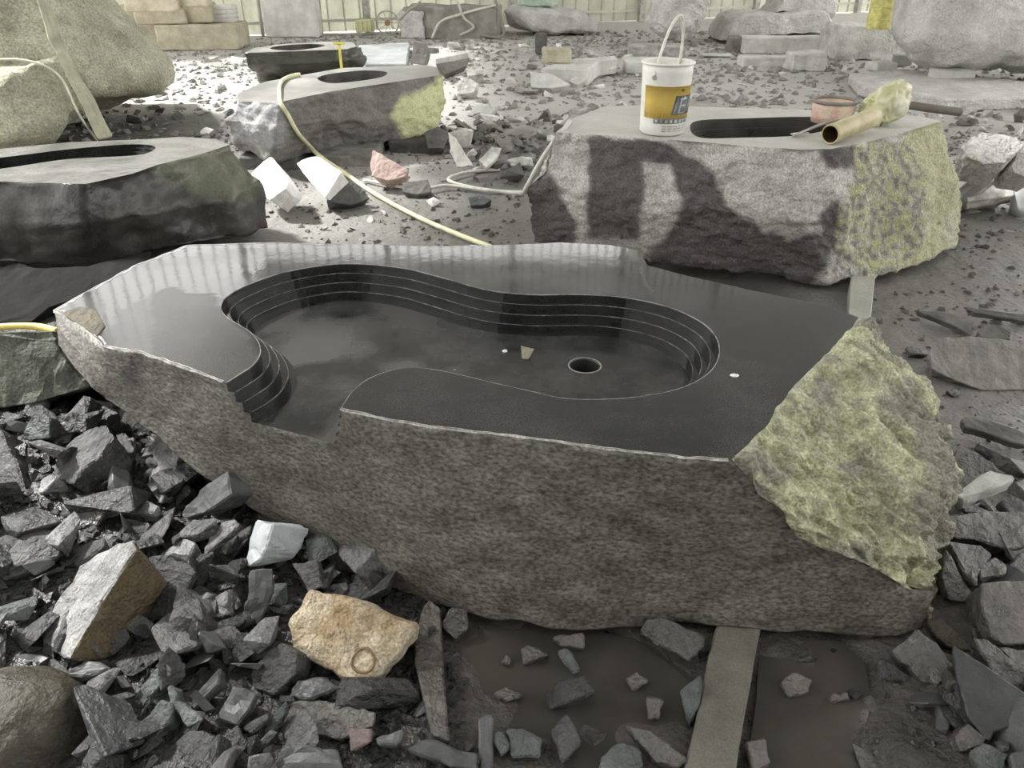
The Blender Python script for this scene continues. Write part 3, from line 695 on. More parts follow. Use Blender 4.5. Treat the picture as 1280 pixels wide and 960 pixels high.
S(z3([(795, 650), (830, 630), (855, 640), (850, 840), (805, 850)]), .04, (.1, -.5, .85), .03, M_smooth, 'upright curved dark strip at the bottom edge beside the puddle')
S(z3([(655, 310), (695, 240), (750, 245), (762, 320), (710, 358)]), .04, (0, -.7, .7), .05, M_mudstone, 'brown rounded stone beside the top of the narrow board')
# round brown boulder, bottom-left corner
bm = bmesh.new(); bmesh.ops.create_icosphere(bm, subdivisions=5, radius=1)
bmesh.ops.transform(bm, matrix=Matrix.Translation(atz((20, 925), .03)) @ Matrix.Diagonal((.175, .15, .145, 1)), verts=bm.verts)
displace(bm, [(8, .012), (25, .004)], 3)
mk('round_boulder', bm, M_brown, label='smooth round brown boulder in the bottom-left corner', cat='boulder', smooth=True)
# ochre rock with the ring mark
rk = empty('ochre_rock', atz((440, 800), .02), 'ochre granite rock with a round ring mark on its face', 'rock')
opx = z3([(85, 300), (110, 250), (170, 175), (330, 215), (470, 270), (560, 290), (550, 350), (500, 420), (440, 490), (370, 565), (270, 490), (120, 390)])
HPX.append(opx); HPX.append([(-10, 820), (60, 830), (105, 900), (105, 980), (-10, 980)])
on = V((-.12, -.62, .75)).normalized(); oc = atz((430, 800), .1)
F = resample([atplane(p, oc, on) for p in opx], 60)
c0 = sum(F, V()) / 60
bm = loft([[c0 + (p - c0) * .86 + on * .012 for p in F], F, [c0 + (p - c0) * 1.0 - on * .05 for p in F], [c0 + (p - c0) * .75 - on * .13 for p in F]], (3, 4, 5), disp=[(9, .012), (26, .007), (70, .003)], seed=5, caprows=12)
mk('rock_body', bm, M_orange, rk, smooth=True)
rc = atplane((454, 826), c0 + on * .013, on); a1 = on.cross(V((0, 0, 1))).normalized(); a2 = on.cross(a1)
bm = bmesh.new(); RR = .026
pts = [rc + (a1 * math.cos(t) + a2 * math.sin(t)) * RR * (1 + .05 * math.sin(3 * t)) for t in [2 * math.pi * i / 36 for i in range(37)]]
tube(bm, [q - on * .001 for q in pts], .003, 6)
o = mk('ring_mark', bm, stone('ring_stain', (.13, .09, .035), (.24, .17, .08), scale=30, rough=(.6, .8), bump=.2), rk, smooth=True); o['label'] = 'round brown ring on the rock face'

# stones in the mud
P_ = lambda *a, **k: shard('mud_stone', *a, **k)
P_(z3([(950, 385), (990, 372), (1060, 410), (960, 452)]), .02, (-.2, -.4, .9), .04, M_mudstone, 'small pointed stone alone in the middle of the puddle')
P_(z3([(1045, 560), (1085, 510), (1190, 488), (1235, 550), (1060, 618)]), .045, (-.2, -.4, .9), .06, M_shard2, 'wet grey pyramid stone between the puddle and the beam', cuts=3)
P_(z3([(850, 560), (900, 528), (972, 560), (900, 585)]), .015, (0, -.3, .95), .03, M_mudstone, 'low dark glistening stone half sunk in the puddle')
P_(z3([(1075, 345), (1190, 330), (1195, 395), (1110, 380)]), .03, (0, -.5, .85), .05, M_mudstone, 'flat muddy stone right at the foot of the block')
P_(z3([(1090, 395), (1130, 385), (1185, 470), (1150, 490)]), .03, (-.1, -.5, .85), .04, M_green, 'narrow greenish stone below the flat muddy one')
P_(z3([(880, 440), (900, 405), (925, 420), (920, 455)]), .012, (0, -.4, .9), .03, M_mudstone, 'tiny round stone left of the pointed stone in the puddle')
P_(z3([(1075, 690), (1130, 628), (1185, 740), (1110, 818)]), .05, (.1, -.5, .85), .06, M_shard2, 'purple-grey pointed stone by the bottom edge left of the beam')
P_(z3([(900, 690), (960, 680), (1040, 720), (1030, 790), (920, 790)]), .035, (0, -.4, .9), .04, M_green, 'flat greenish stone in the mud by the bottom edge')
P_(z3([(850, 700), (880, 690), (910, 760), (880, 800)]), .035, (-.3, -.5, .8), .03, M_green, 'small shiny green stone beside the curved dark strip')
P_(z4([(400, 240), (430, 170), (540, 185), (670, 250), (660, 300), (610, 360), (480, 285)]), .05, (-.1, -.55, .8), .08, M_mudstone, 'craggy dark stone jammed under the front of the block beside the beam', cuts=3, amp=.008)
P_(z4([(565, 480), (660, 415), (650, 540), (612, 655)]), .04, (-.3, -.5, .8), .05, M_green, 'green wedge-shaped stone against the left side of the beam')
P_(z4([(335, 620), (450, 645), (600, 770), (560, 810), (480, 790), (390, 690)]), .045, (0, -.4, .9), .05, M_mudstone, 'long mud-covered stone pointing at the foot of the beam')
P_(z4([(230, 760), (330, 690), (410, 730), (420, 820), (220, 830)]), .04, (-.1, -.4, .9), .05, M_green, 'broad green-black stone at the bottom edge left of the beam')
P_(z4([(340, 430), (390, 395), (440, 440), (380, 480)]), .02, (0, -.4, .9), .03, M_mudstone, 'small stone with a white fleck in the mud left of the beam')
P_(z4([(430, 510), (500, 520), (490, 600), (440, 610)]), .02, (0, -.4, .9), .03, M_mudstone, 'sunken square stone left of the green wedge')
P_(z4([(990, 440), (1050, 400), (1130, 440), (1110, 490), (1030, 510)]), .015, (0, -.3, .95), .035, M_mudstone, 'rounded wet stone in the puddle right of the beam')
P_(z4([(1205, 495), (1280, 480), (1300, 520), (1220, 530)]), .01, (0, -.3, .95), .03, M_mudstone, 'low flat stone further right in the right-hand puddle')
P_(z4([(1070, 350), (1110, 332), (1160, 335), (1130, 355)]), .01, (0, -.3, .95), .02, M_shard2, 'pale sliver in the right-hand puddle behind the rounded stone')
P_(z4([(860, 690), (935, 680), (960, 790), (880, 830)]), .03, (.1, -.4, .9), .04, M_mudstone, 'brown stone against the right side of the beam')

# timbers and bearers
M_beam = stone('muddy_steel', (.12, .115, .095), (.19, .18, .15), scale=7, rough=(.45, .7), bump=.25, bscale=60, speck=.2)
def bearer(name, px, z, h, mat, label, cat):
    T_ = [atz(p, z) for p in px]; bm = bmesh.new()
    f = [bm.verts.new(p) for p in T_]; b = [bm.verts.new(p + V((0, 0, -h))) for p in T_]; n = len(f)
    bm.faces.new(f); bm.faces.new(b[::-1])
    for i in range(n): bm.faces.new((f[i], b[i], b[(i + 1) % n], f[(i + 1) % n]))
    bmesh.ops.recalc_face_normals(bm, faces=bm.faces)
    rough_up(bm, 4, [(20, .002), (60, .0015)], 4, .004)
    return mk(name, bm, mat, label=label, cat=cat)
bearer('support_beam', [(899, 770), (953, 774), (928, 910), (915, 1000), (846, 1000), (872, 890), (886, 820)], .03, .1, M_beam, 'flat grey steel beam running under the front of the block', 'beam')
bearer('narrow_board', [(537, 748), (551, 760), (553, 815), (562, 925), (540, 917), (519, 830), (518, 797), (529, 757)], .05, .04, M_mudstone, 'narrow dark bent board standing between ochre rock and puddle', 'board')
bearer('support_beam', [(1064, 345), (1094, 345), (1088, 405), (1060, 405)], .07, .1, stone('wet_grey_beam', (.3, .31, .27), (.42, .43, .38), scale=6, rough=(.3, .5), bump=.1), 'pale grey beam under the stained granite block behind the basin', 'beam')

# right-hand slabs
K = lambda *a, **k: shard('broken_slab', *a, **k)
K(zr([(265, 80), (300, 130), (385, 300), (280, 295), (245, 200)]), .1, (.1, -.75, .6), .04, M_mudstone, 'dark triangular slab propped against the yellow split end')
K(zr([(270, 50), (400, 70), (450, 110), (390, 200), (390, 230), (340, 180)]), .12, (.1, -.5, .85), .06, M_mudstone, 'wet brown slab behind the dark triangular slab')
K(zr([(395, 150), (460, 110), (515, 145), (508, 188), (400, 205)]), .11, (0, -.3, .95), .05, M_mudstone, 'small five-sided stone above the big square block at the right edge')
K(zr([(258, -40), (420, -70), (640, -60), (630, 60), (510, 85), (380, 45), (270, 42)]), .13, (0, -.45, .9), .09, M_mudstone, 'long rounded dark slab right of the yellow split end', cuts=3)
K(zr([(400, 215), (640, 205), (640, 460), (500, 472), (440, 430), (410, 330)]), .12, (-.1, -.6, .8), .12, M_mudstone, 'big square dark block at the right edge', cuts=3, amp=.006)
K(zr([(180, 370), (240, 365), (330, 430), (385, 490), (340, 490), (270, 480), (220, 430)]), .06, (-.1, -.5, .85), .04, M_brown, 'long brown stone between the yellow end and the smooth right-hand slab')
K(zr([(40, 490), (150, 400), (230, 460), (295, 550), (240, 632), (170, 620), (120, 560)]), .05, (-.1, -.45, .9), .05, M_mudstone, 'broad muddy slab at the right foot of the block')
K(zr([(290, 465), (370, 510), (440, 560), (640, 700), (640, 760), (576, 780), (460, 820), (440, 860), (350, 760), (310, 600)]), .09, (-.1, -.45, .9), .05, M_smooth, 'large smooth dark slab pointing up in the bottom-right corner', cuts=3, amp=.003)
K(zr([(370, 430), (430, 440), (500, 500), (640, 600), (640, 690), (576, 670), (450, 580)]), .08, (.1, -.5, .85), .05, M_mudstone, 'long ridged slab behind the large smooth slab in the corner')
K(zr([(0, 520), (60, 545), (120, 595), (110, 612), (0, 600)]), .02, (0, -.5, .85), .04, M_shard2, 'grey stone under the broad muddy slab')
K(zr([(365, 890), (420, 850), (515, 910), (490, 970), (400, 970)]), .06, (-.2, -.4, .9), .05, M_green, 'grey-green stone at the bottom edge in the right corner')
K(zr([(300, 840), (350, 770), (430, 840), (400, 880), (330, 900)]), .045, (0, -.5, .85), .05, M_mudstone, 'dark muddy stone left of the smooth corner slab')
K(zr([(470, 480), (640, 480), (640, 580), (560, 560)]), .08, (0, -.5, .85), .05, M_mudstone, 'dark stone wedged below the big square block')
K(zr([(520, 905), (640, 860), (640, 970), (540, 970)]), .08, (-.1, -.4, .9), .05, M_smooth, 'smooth grey slab corner in the extreme bottom right')
K(zr([(515, 145), (576, 90), (640, 90), (640, 195), (520, 190)]), .11, (0, -.5, .85), .06, M_mudstone, 'dark block between the long rounded slab and the square block')
def zq(pts): return [(x / 3.2 + 1040, y / 3.2 + 380) for x, y in pts]
K(zq([(485, 762), (630, 660), (725, 685), (735, 700), (600, 750), (520, 775)]), .11, (-.1, -.1, 1), .05, M_palegrey, 'flat pale triangular slab lying right of the yellow end')
K(zq([(470, 640), (500, 580), (590, 600), (700, 680), (620, 680), (560, 720), (480, 690)]), .05, (0, -.6, .8), .06, M_mudstone, 'dark stone with a curved back behind the flat pale triangular slab')
K(zq([(675, 790), (720, 760), (780, 790), (790, 850), (720, 850)]), .09, (0, -.5, .85), .05, M_shard2, 'coarse grey stone right of the flat pale triangular slab')
K(zq([(515, 455), (560, 440), (800, 520), (800, 575), (700, 545), (530, 490)]), .08, (-.05, -.55, .8), .05, M_midchip, 'straight narrow slab like a kerb at the right edge')
K(zq([(388, 190), (430, 135), (580, 130), (800, 150), (800, 345), (600, 345), (500, 310), (400, 260)]), .07, (0, -.5, .87), .09, stone('grey_wet_granite', (.14, .135, .12), (.27, .26, .24), scale=9, rough=(.35, .6), bump=.7, bscale=50, speck=.25, bdist=.015), 'long rough grey slab lying in the mud right of the basin', cuts=3, amp=.008)
K(zq([(295, 165), (385, 175), (385, 205), (310, 200)]), .03, (0, -.4, .9), .03, M_mudstone, 'small dark stone at the tip of the long rough slab')
K(zq([(455, 345), (490, 335), (520, 355), (490, 370)]), .02, (0, -.3, .95), .025, M_mudstone, 'tiny square stone in the mud in front of the long rough slab')
K(zq([(320, 20), (520, 40), (570, 70), (560, 130), (500, 90)]), .04, (0, -.4, .9), .03, M_midchip, 'thin pointed plate behind the long rough slab')
K(zq([(520, 10), (760, 40), (800, 60), (800, 75), (560, 30)]), .04, (0, -.4, .9), .03, M_midchip, 'long thin plate furthest back in the wet mud at the right edge')
K(zq([(580, 110), (650, 75), (720, 110), (715, 145), (600, 135)]), .06, (0, -.6, .8), .05, M_midchip, 'small tented stone just behind the long rough slab')

# ------------------------------------------------------------------ rubble nobody can tell apart
def chip_mesh(seed, asp, n=11, bevel=.035):
    r = random.Random(seed)
    pts = []
    for i in range(n):
        v = V((r.uniform(-1, 1), r.uniform(-1, 1), r.uniform(-1, 1))); m = max(abs(v.x), abs(v.y), abs(v.z)); v = v / m * r.uniform(.75, 1)
        pts.append(V((v.x * asp[0], v.y * asp[1], v.z * asp[2])))
    bm = hull(pts)
    bmesh.ops.bevel(bm, geom=bm.edges[:], offset=bevel, segments=1, affect='EDGES', clamp_overlap=True)
    bmesh.ops.triangulate(bm, faces=[f for f in bm.faces if len(f.verts) > 4])
    bmesh.ops.recalc_face_normals(bm, faces=bm.faces)
    bmesh.ops.subdivide_edges(bm, edges=[e for e in bm.edges if e.calc_length() > .4], cuts=1); bmesh.ops.triangulate(bm, faces=[f for f in bm.faces if len(f.verts) > 4])
    displace(bm, [(2.5, .035), (6, .025)], seed)
    bmesh.ops.scale(bm, vec=(.06, .06, .06), verts=bm.verts)
    me = bpy.data.meshes.new('stone_chip'); bm.to_mesh(me); bm.free(); return me
ASP = [(1, .6, .3), (1, .75, .45), (1, .5, .22), (1, .8, .6), (1, .45, .4), (1, .65, .16)]
def variants(mat, seed, k=14):
    out = []
    for i in range(k):
        me = chip_mesh(seed + i, ASP[i % 6], 9 + i % 5); me.materials.append(mat); out.append(me)
    return out
def in_world(p, polys): return any(inpoly(p, q) for q in polys)
FOOT_MAIN = [(-.62, 1.70), (-.2, 1.5), (.3, 1.36), (1.08, 1.26), (1.3, 1.6), (1.3, 2.2), (.5, 2.7), (-1.0, 2.75), (-1.2, 2.3)]
FOOT_R2 = [(.1, 3.6), (.3, 3.35), (1.5, 3.3), (2.35, 3.7), (2.45, 4.3), (2.1, 4.7), (.4, 4.7), (.05, 4.2)]
FOOT_L3 = [(-3.2, 3.0), (-1.5, 3.0), (-1.0, 3.6), (-1.3, 4.6), (-3.2, 4.6)]
FOOT_MID = [(-2.1, 5.3), (-1.3, 4.9), (-.5, 5.2), (-.3, 6.0), (-.8, 6.7), (-2.0, 6.5)]
BEAM = [(.30, 1.5), (.5, 1.5), (.35, .9), (.17, .9)]
PUD = [(-.15, 1.42), (.3, 1.42), (.28, 1.1), (.05, 1.05), (-.13, 1.2)]
PUD2 = [(.47, 1.38), (.8, 1.38), (.78, 1.15), (.72, .95), (.42, .95)]
def scatter(name, cnt, region, size, mats, label, cat, group, seed, avoid=(), lift=.3, tilt=.5, dens=None, kind=None):
    r = random.Random(seed); k = 0; tries = 0
    ms = [variants(m, seed * 31 + j * 7) for j, m in enumerate(mats)]
    while k < cnt and tries < cnt * 60:
        tries += 1
        x = r.uniform(region[0], region[1]); y = r.uniform(region[2], region[3])
        if in_world((x, y), avoid): continue
        if dens and r.random() > dens(x, y): continue
        if y > 16.4 + .4 * x: continue
        px = proj(V((x, y, .05)))
        if not (-30 < px[0] < 1310 and -20 < px[1] < 990): continue
        if any(inpoly(px, q) for q in HPX): continue
        s = size[0] + (size[1] - size[0]) * r.random() ** 2.2
        wm = r.random() ** 1.6
        me = ms[int(wm * len(mats)) % len(mats)][r.randrange(14)]
        o = bpy.data.objects.new(name, me); COL.objects.link(o)
        o.rotation_euler = (r.gauss(0, tilt), r.gauss(0, tilt), r.uniform(0, 6.28))
        s_ = s / .06; o.scale = (s_, s_ * r.uniform(.8, 1.15), s_ * r.uniform(.85, 1.2))
        o.location = (x, y, gz(x, y) + s * lift * r.uniform(.3, 1.6))
        put(o, label, cat, group); k += 1
HEAP = lambda x, y: 1 if (x < -.3 and (y < 1.9 or x < -.75)) else .25
scatter('rubble_block', 55, (-2.1, -.3, .82, 2.3), (.065, .12), [M_shard, M_shard2], 'larger dark angular block lying in the rubble heap left of the basin block', 'stone', 'larger blocks in the left rubble heap', 18, avoid=[FOOT_MAIN, PUD], lift=.35, tilt=.45, dens=HEAP)
scatter('rubble_chip', 260, (-2.1, -.12, .82, 2.45), (.02, .07), [M_shard, M_shard2, M_smooth, M_green, M_shard_lt], 'small dark angular stone chip in the rubble heap left of the basin block', 'stone', 'loose chips in the left rubble heap', 11, avoid=[FOOT_MAIN, PUD], lift=.75, tilt=.55, dens=HEAP)
scatter('mud_chip', 60, (-.15, .9, .88, 1.42), (.012, .038), [M_mudstone, M_shard], 'small muddy stone chip lying in the wet mud in front of the block', 'stone', 'chips in the front mud', 12, avoid=[BEAM], lift=.1, tilt=.3)
scatter('slab_chip', 70, (.95, 1.9, .9, 2.1), (.03, .085), [M_mudstone, M_shard, M_smooth], 'dark muddy slab fragment among the broken slabs right of the block', 'stone', 'fragments among the right-hand slabs', 13, avoid=[FOOT_MAIN], lift=.3, tilt=.3, dens=lambda x, y: 1 if y < 1.75 else .3)
scatter('yard_chip', 110, (-1.6, 2.9, 2.7, 5.2), (.012, .05), [M_midchip, M_shard2, M_bgchip], 'small dark chip lying on the bare ground behind the basin block', 'stone', 'chips on the ground behind the basin', 14, avoid=[FOOT_R2, FOOT_L3, FOOT_MAIN], lift=.15, tilt=.25)
HPX.append([(440, 214), (600, 208), (655, 225), (690, 170), (725, 150), (670, 252), (600, 248), (440, 240)])
scatter('yard_stone', 150, (-.65, .75, 4.9, 7.6), (.035, .13), [M_midchip, M_midchip, M_bgchip], 'jagged dull stone in the loose pile between the two granite blocks', 'stone', 'pile between the blocks', 15, avoid=[FOOT_R2, FOOT_MID], lift=.4, tilt=.5)
scatter('debris_stone', 70, (-4.3, -1.9, 5.6, 8.2), (.03, .1), [M_midchip, M_shard2], 'dark debris stone between the huge yellow boulder and the oval-hollow block', 'stone', 'debris beside the yellow boulder', 19, avoid=[FOOT_MID], lift=.25, tilt=.35)
scatter('spoil_stone', 110, (2.3, 5.2, 4.6, 7.6), (.05, .16), [M_midchip, M_bgchip, M_bgchip], 'grey stone in the spoil heap right of the stained granite block', 'stone', 'right spoil heap', 16, avoid=[FOOT_R2], lift=.45, tilt=.5)
scatter('dusty_fragment', 280, (-4.5, 6.5, 6.8, 14), (.05, .17), [M_bgchip, M_bgchip, M_palegrey], 'pale flat stone fragment scattered over the dusty ground at the back', 'stone', 'fragments on the dusty back ground', 17, avoid=[], lift=.12, tilt=.18)
def grit(name, cnt, region, size, mat, label, seed, avoid=(), dens=None):
    r = random.Random(seed); vs_, fs = [], []; k = 0
    while k < cnt:
        x = r.uniform(region[0], region[1]); y = r.uniform(region[2], region[3])
        if in_world((x, y), avoid) or (dens and r.random() > dens(x, y)): continue
        if y > 16.6 + .4 * x: continue
        px = proj(V((x, y, 0)))
        if not (-220 < px[0] < 1500 and -10 < px[1] < 1050): continue
        s = size[0] + (size[1] - size[0]) * r.random() ** 2; b = len(vs_); a = r.uniform(0, 6.28); ca, sa = math.cos(a) * s, math.sin(a) * s
        z = gz(x, y) + s * .1; h = s * r.uniform(.25, .8)
        q = [(1, .1, 0), (.1, .6, 0), (-.9, .3, 0), (-.3, -.6, 0), (.55 * r.random(), .3, h / s), (-.5, -.1 * r.random(), h / s * r.uniform(.5, 1))]
        for u, v, w in q:
            u += r.uniform(-.2, .2); v += r.uniform(-.2, .2); vs_.append((x + u * ca - v * sa, y + u * sa + v * ca, z + w * s))
        fs += [(b, b + 1, b + 4), (b + 1, b + 2, b + 5), (b + 1, b + 5, b + 4), (b + 2, b + 3, b + 5), (b + 3, b, b + 4), (b + 3, b + 4, b + 5)]
        k += 1
    bm = bmesh.new(); me = bpy.data.meshes.new(name); me.from_pydata(vs_, [], fs); bm.from_mesh(me); bpy.data.meshes.remove(me)
    mk(name, bm, mat, label=label, cat='gravel', kind='stuff')
grit('heap_gravel', 4200, (-2.4, -.1, .85, 2.5), (.006, .03), M_shard, 'dark stone splinters filling the gaps of the left rubble heap', 21, [FOOT_MAIN, PUD])
grit('mud_grit', 900, (-.3, 2.2, .85, 2.6), (.003, .012), M_mudstone, 'fine muddy grit in the wet mud', 22, [FOOT_MAIN, BEAM, PUD, PUD2])
grit('yard_grit', 4200, (-3.5, 4.5, 2.7, 7), (.006, .03), M_midchip, 'fine dark grit on the ground behind the basin', 23, [FOOT_R2, FOOT_L3, FOOT_MAIN])
grit('dust_gravel', 8500, (-7, 10, 6, 16), (.015, .07), M_bgchip, 'pale gravel strewn over the dusty ground at the back', 24)
# ------------------------------------------------------------------ big stones behind the basin
def keyrings(keys, n):
    """closed list of (top, mid, bottom) points -> three rings"""
    R = ([], [], []); L = len(keys)
    for i in range(L):
        a, b = keys[i], keys[(i + 1) % L]
        for k in range(n):
            for r, x, y in zip(R, a, b): r.append(x.lerp(y, k / n))
    return R
def key(top, zt, mid, bot, ym=0, yb=0, zmin=.0):
    t = atz(top, zt); m = aty(mid, t.y + ym); b = aty(bot, t.y + yb); b.z = max(zmin, b.z); m.z = max(b.z + .02, m.z); return (t, m, b)
def kback(top, zt, zb=.05, dy=0, dx=0):
    t = atz(top, zt); return (t, V((t.x + dx, t.y + dy, (zt + zb) / 2)), V((t.x + dx * .6, t.y + dy * .5, zb)))
TOPS = {}
def basin_block(name, label, keys, n, rim_px, zt, steps, mats, disp, seed, rows=(16, 16), off=.0):
    T_, M_, B_ = keyrings(keys, n); N = len(T_)
    root = empty(name, (T_[0].x, T_[0].y + .3, 0), label, 'stone block')
    body = mk('block', loft([T_, M_, B_], rows, cap0=False, disp=disp, seed=seed, lock=1), mats[0], root, smooth=True)
    # rim aligned to the outline by direction from its centre
    P = resample(catmull([atz(p, zt) for p in rim_px], 10, True), 900); c = sum(P, V()) / 900
    out = []
    for p in T_:
        a = math.atan2(p.y - c.y, p.x - c.x)
        out.append(min(P, key=lambda q: abs((math.atan2(q.y - c.y, q.x - c.x) - a + math.pi) % (2 * math.pi) - math.pi)))
    tp_ = mk('sawn_top', loft([T_, out], (6,), cap0=False, cap1=False, disp=()), mats[1], root)
    cur = out; z = zt
    for dep, ins in steps:
        lo = [V((q.x, q.y, z - dep)) for q in cur]; nx = [c.lerp(q, 1 - ins) for q in cur]; nx = [V((q.x, q.y, z - dep)) for q in nx]
        last = (dep, ins) == steps[-1]
        mk('trough_wall', loft([[V((q.x, q.y, z)) for q in cur], lo, nx], (1, 1), cap0=False, cap1=last, disp=()), mats[2], root)
        cur = nx; z -= dep
    TOPS[name] = tp_
    return root, body
M_sawn = stone('dusty_sawn_top', (.15, .145, .135), (.27, .262, .245), scale=3, rough=(.4, .7), bump=.1, bscale=60, speck=.12)
M_sawn2 = stone('pale_sawn_top', (.38, .37, .34), (.55, .54, .5), scale=3, rough=(.5, .75), bump=.2, bscale=50, speck=.15)
M_trough = stone('dark_trough', (.05, .048, .045), (.11, .105, .1), scale=5, rough=(.25, .5), bump=.1, bscale=40, speck=.1)
M_r2 = stone('stained_granite', (.43, .41, .38), (.64, .62, .585), scale=6, rough=(.75, .95), bump=.8, bscale=70, speck=.35, sscale=120, attr='stain', acol=(.105, .097, .094), attr2='moss_pale', acol2=(.42, .42, .22), bdist=.012)
keys = [key((695, 165), .69, (656, 238), (668, 302), -.02, .05, .05), key((735, 168), .69, (735, 235), (738, 305), -.05, 0, .05), key((800, 172), .69, (805, 250), (808, 322), -.06, 0, .05),
        key((870, 177), .69, (875, 260), (880, 346), -.06, 0, .06), key((940, 183), .69, (945, 270), (960, 359), -.05, .02, .06), key((1000, 187), .69, (1005, 275), (1030, 368), -.05, .02, .05),
        key((1040, 186), .69, (1052, 275), (1062, 360), -.03, .04, .05), key((1090, 176), .69, (1094, 265), (1090, 357), .0, -.1, .04), key((1134, 164), .69, (1163, 250), (1140, 343), -.05, -.15, .05),
        key((1163, 156), .68, (1198, 225), (1188, 315), -.05, -.1, .06), key((1176, 151), .67, (1203, 240), (1197, 300), .1, .05, .08),
        kback((1150, 145), .68, .1, .1), kback((1100, 141), .69, .1, .1), kback((1000, 137), .69, .1, .1), kback((900, 134), .69, .1, .1), kback((800, 131), .69, .1, .1), kback((755, 133), .69, .1, .05), kback((718, 147), .69, .1, 0, -.08)]
r2, b2 = basin_block('stained_granite_block', 'pale granite block with dark water stains and a trough, carrying the yellow-labelled bucket', keys, 20,
    [(868, 152), (930, 148), (1010, 146), (1060, 149), (1050, 158), (1000, 169), (930, 172), (872, 171)], .69, [(.05, .04), (.06, .05), (.05, .06)], (M_r2, M_sawn2, M_trough), [(3, .04), (9, .02), (28, .012), (70, .007)], 6, rows=(38, 38))
zz = lambda pts: [(x / 2 + 640, y / 2 + 100) for x, y in pts]
ST = [zz([(195, 140), (330, 150), (400, 165), (440, 185), (500, 230), (540, 310), (620, 370), (690, 405), (760, 375), (800, 420), (785, 480), (700, 535), (640, 525), (350, 475), (330, 440), (400, 380), (425, 300), (395, 205), (330, 205), (318, 400), (190, 395), (190, 300)]),
      zz([(20, 250), (100, 230), (165, 370), (160, 420), (40, 420)]), zz([(770, 170), (860, 160), (850, 220), (790, 220)]), zz([(770, 330), (830, 290), (810, 430), (770, 400)])]
YE = [zz([(850, 175), (900, 160), (1000, 150), (1035, 250), (1035, 400), (1000, 470), (900, 520), (870, 480), (810, 440), (820, 320), (860, 250)])]
SK = [zz([(960, 90), (1140, 90), (1160, 500), (900, 540), (1030, 400), (1030, 250)])]
def soft(w, polys, k=3):
    p = proj(w); s = 0
    jx, jy = 5 * noise.noise(w * 12), 5 * noise.noise(w * 12 + V((5, 5, 5)))
    for dx, dy in ((0, 0), (k, 0), (-k, 0), (0, k), (0, -k)):
        s += any(inpoly((p[0] + dx + jx, p[1] + dy + jy), q) for q in polys)
    return s / 5
paint(b2, 'stain', lambda w, n: max((soft(w, ST) if n.y < .3 else 0) * .95, .7 * soft(w, YE) * sst(.2, -.3, noise.noise(w * 26)) if n.y < .4 and not soft(w, SK) > .6 else 0))
paint(b2, 'moss_pale', lambda w, n: (.9 * soft(w, YE) * (.15 + .85 * sst(-.1, .25, noise.noise(w * 26) + .6 * noise.noise(w * 60))) if n.y < .4 else 0) if not soft(w, SK) > .6 else .75 * (1 if n.y < .9 else 0) * sst(-.9, -.2, noise.noise(w * 4)))

M_mid = stone('dull_green_granite', (.13, .125, .115), (.22, .215, .195), scale=5, rough=(.7, .9), bump=.5, bscale=50, speck=.25, sscale=100, attr='stain', acol=(.56, .59, .33), attr2='moss_pale', acol2=(.32, .325, .33), bdist=.015)
ZM = .52
keys = [key((298, 127), ZM - .04, (283, 150), (298, 188), 0, .1, .07), key((353, 127), ZM, (345, 160), (340, 200), -.05, .05, .07), key((414, 114), ZM, (414, 150), (420, 195), -.05, .1, .07), key((470, 106), ZM, (472, 150), (475, 194), -.05, 0, .08),
        key((523, 98), ZM, (528, 135), (503, 188), -.15, -.3, .08), key((550, 94), ZM, (558, 125), (548, 168), -.1, -.2, .12),
        kback((546, 84), ZM, .1), kback((528, 81), ZM, .1), kback((427, 85), ZM, .1), kback((332, 102), ZM, .1), kback((297, 117), ZM - .03, .1)]
mid, bmid = basin_block('round_hole_block', 'grey granite block with an oval hollow and a bright yellow-green broken corner', keys, 18, [(397, 99), (405, 94), (430, 90), (460, 88), (483, 90), (478, 96), (450, 101), (415, 104)], ZM, [(.05, .03), (.08, .06)], (M_mid, M_sawn, M_trough), [(3, .03), (9, .025), (26, .016), (60, .006)], 9, rows=(24, 24))
za = lambda pts: [(x / 3.765 + 300, y / 3.765) for x, y in pts]
paint(bmid, 'stain', lambda w, n: soft(w, [za([(740, 470), (850, 430), (890, 405), (960, 355), (990, 480), (975, 575), (790, 675), (740, 600), (720, 540)])], 4) if n.y < .5 else 0)
paint(bmid, 'moss_pale', lambda w, n: .8 * soft(w, [za([(-40, 450), (190, 470), (215, 560), (240, 640), (180, 710), (-40, 650)])], 4) if n.y < .5 else 0)  # rough left face coloured a paler grey
for i, p in enumerate(((335, 205), (430, 203), (520, 185))):
    bm = bmesh.new(); box(bm, atz(p, .04) + V((0, .25, 0)), (.45, .5, .1)); rough_up(bm, 2, [(9, .02)], i, .01)
    mk('bearer_stone', bm, M_midchip, label=('dark bearer stone under the left end of the oval-hollow block', 'dark bearer stone under the middle of the oval-hollow block', 'dark bearer stone under the yellow-green corner')[i], cat='stone')

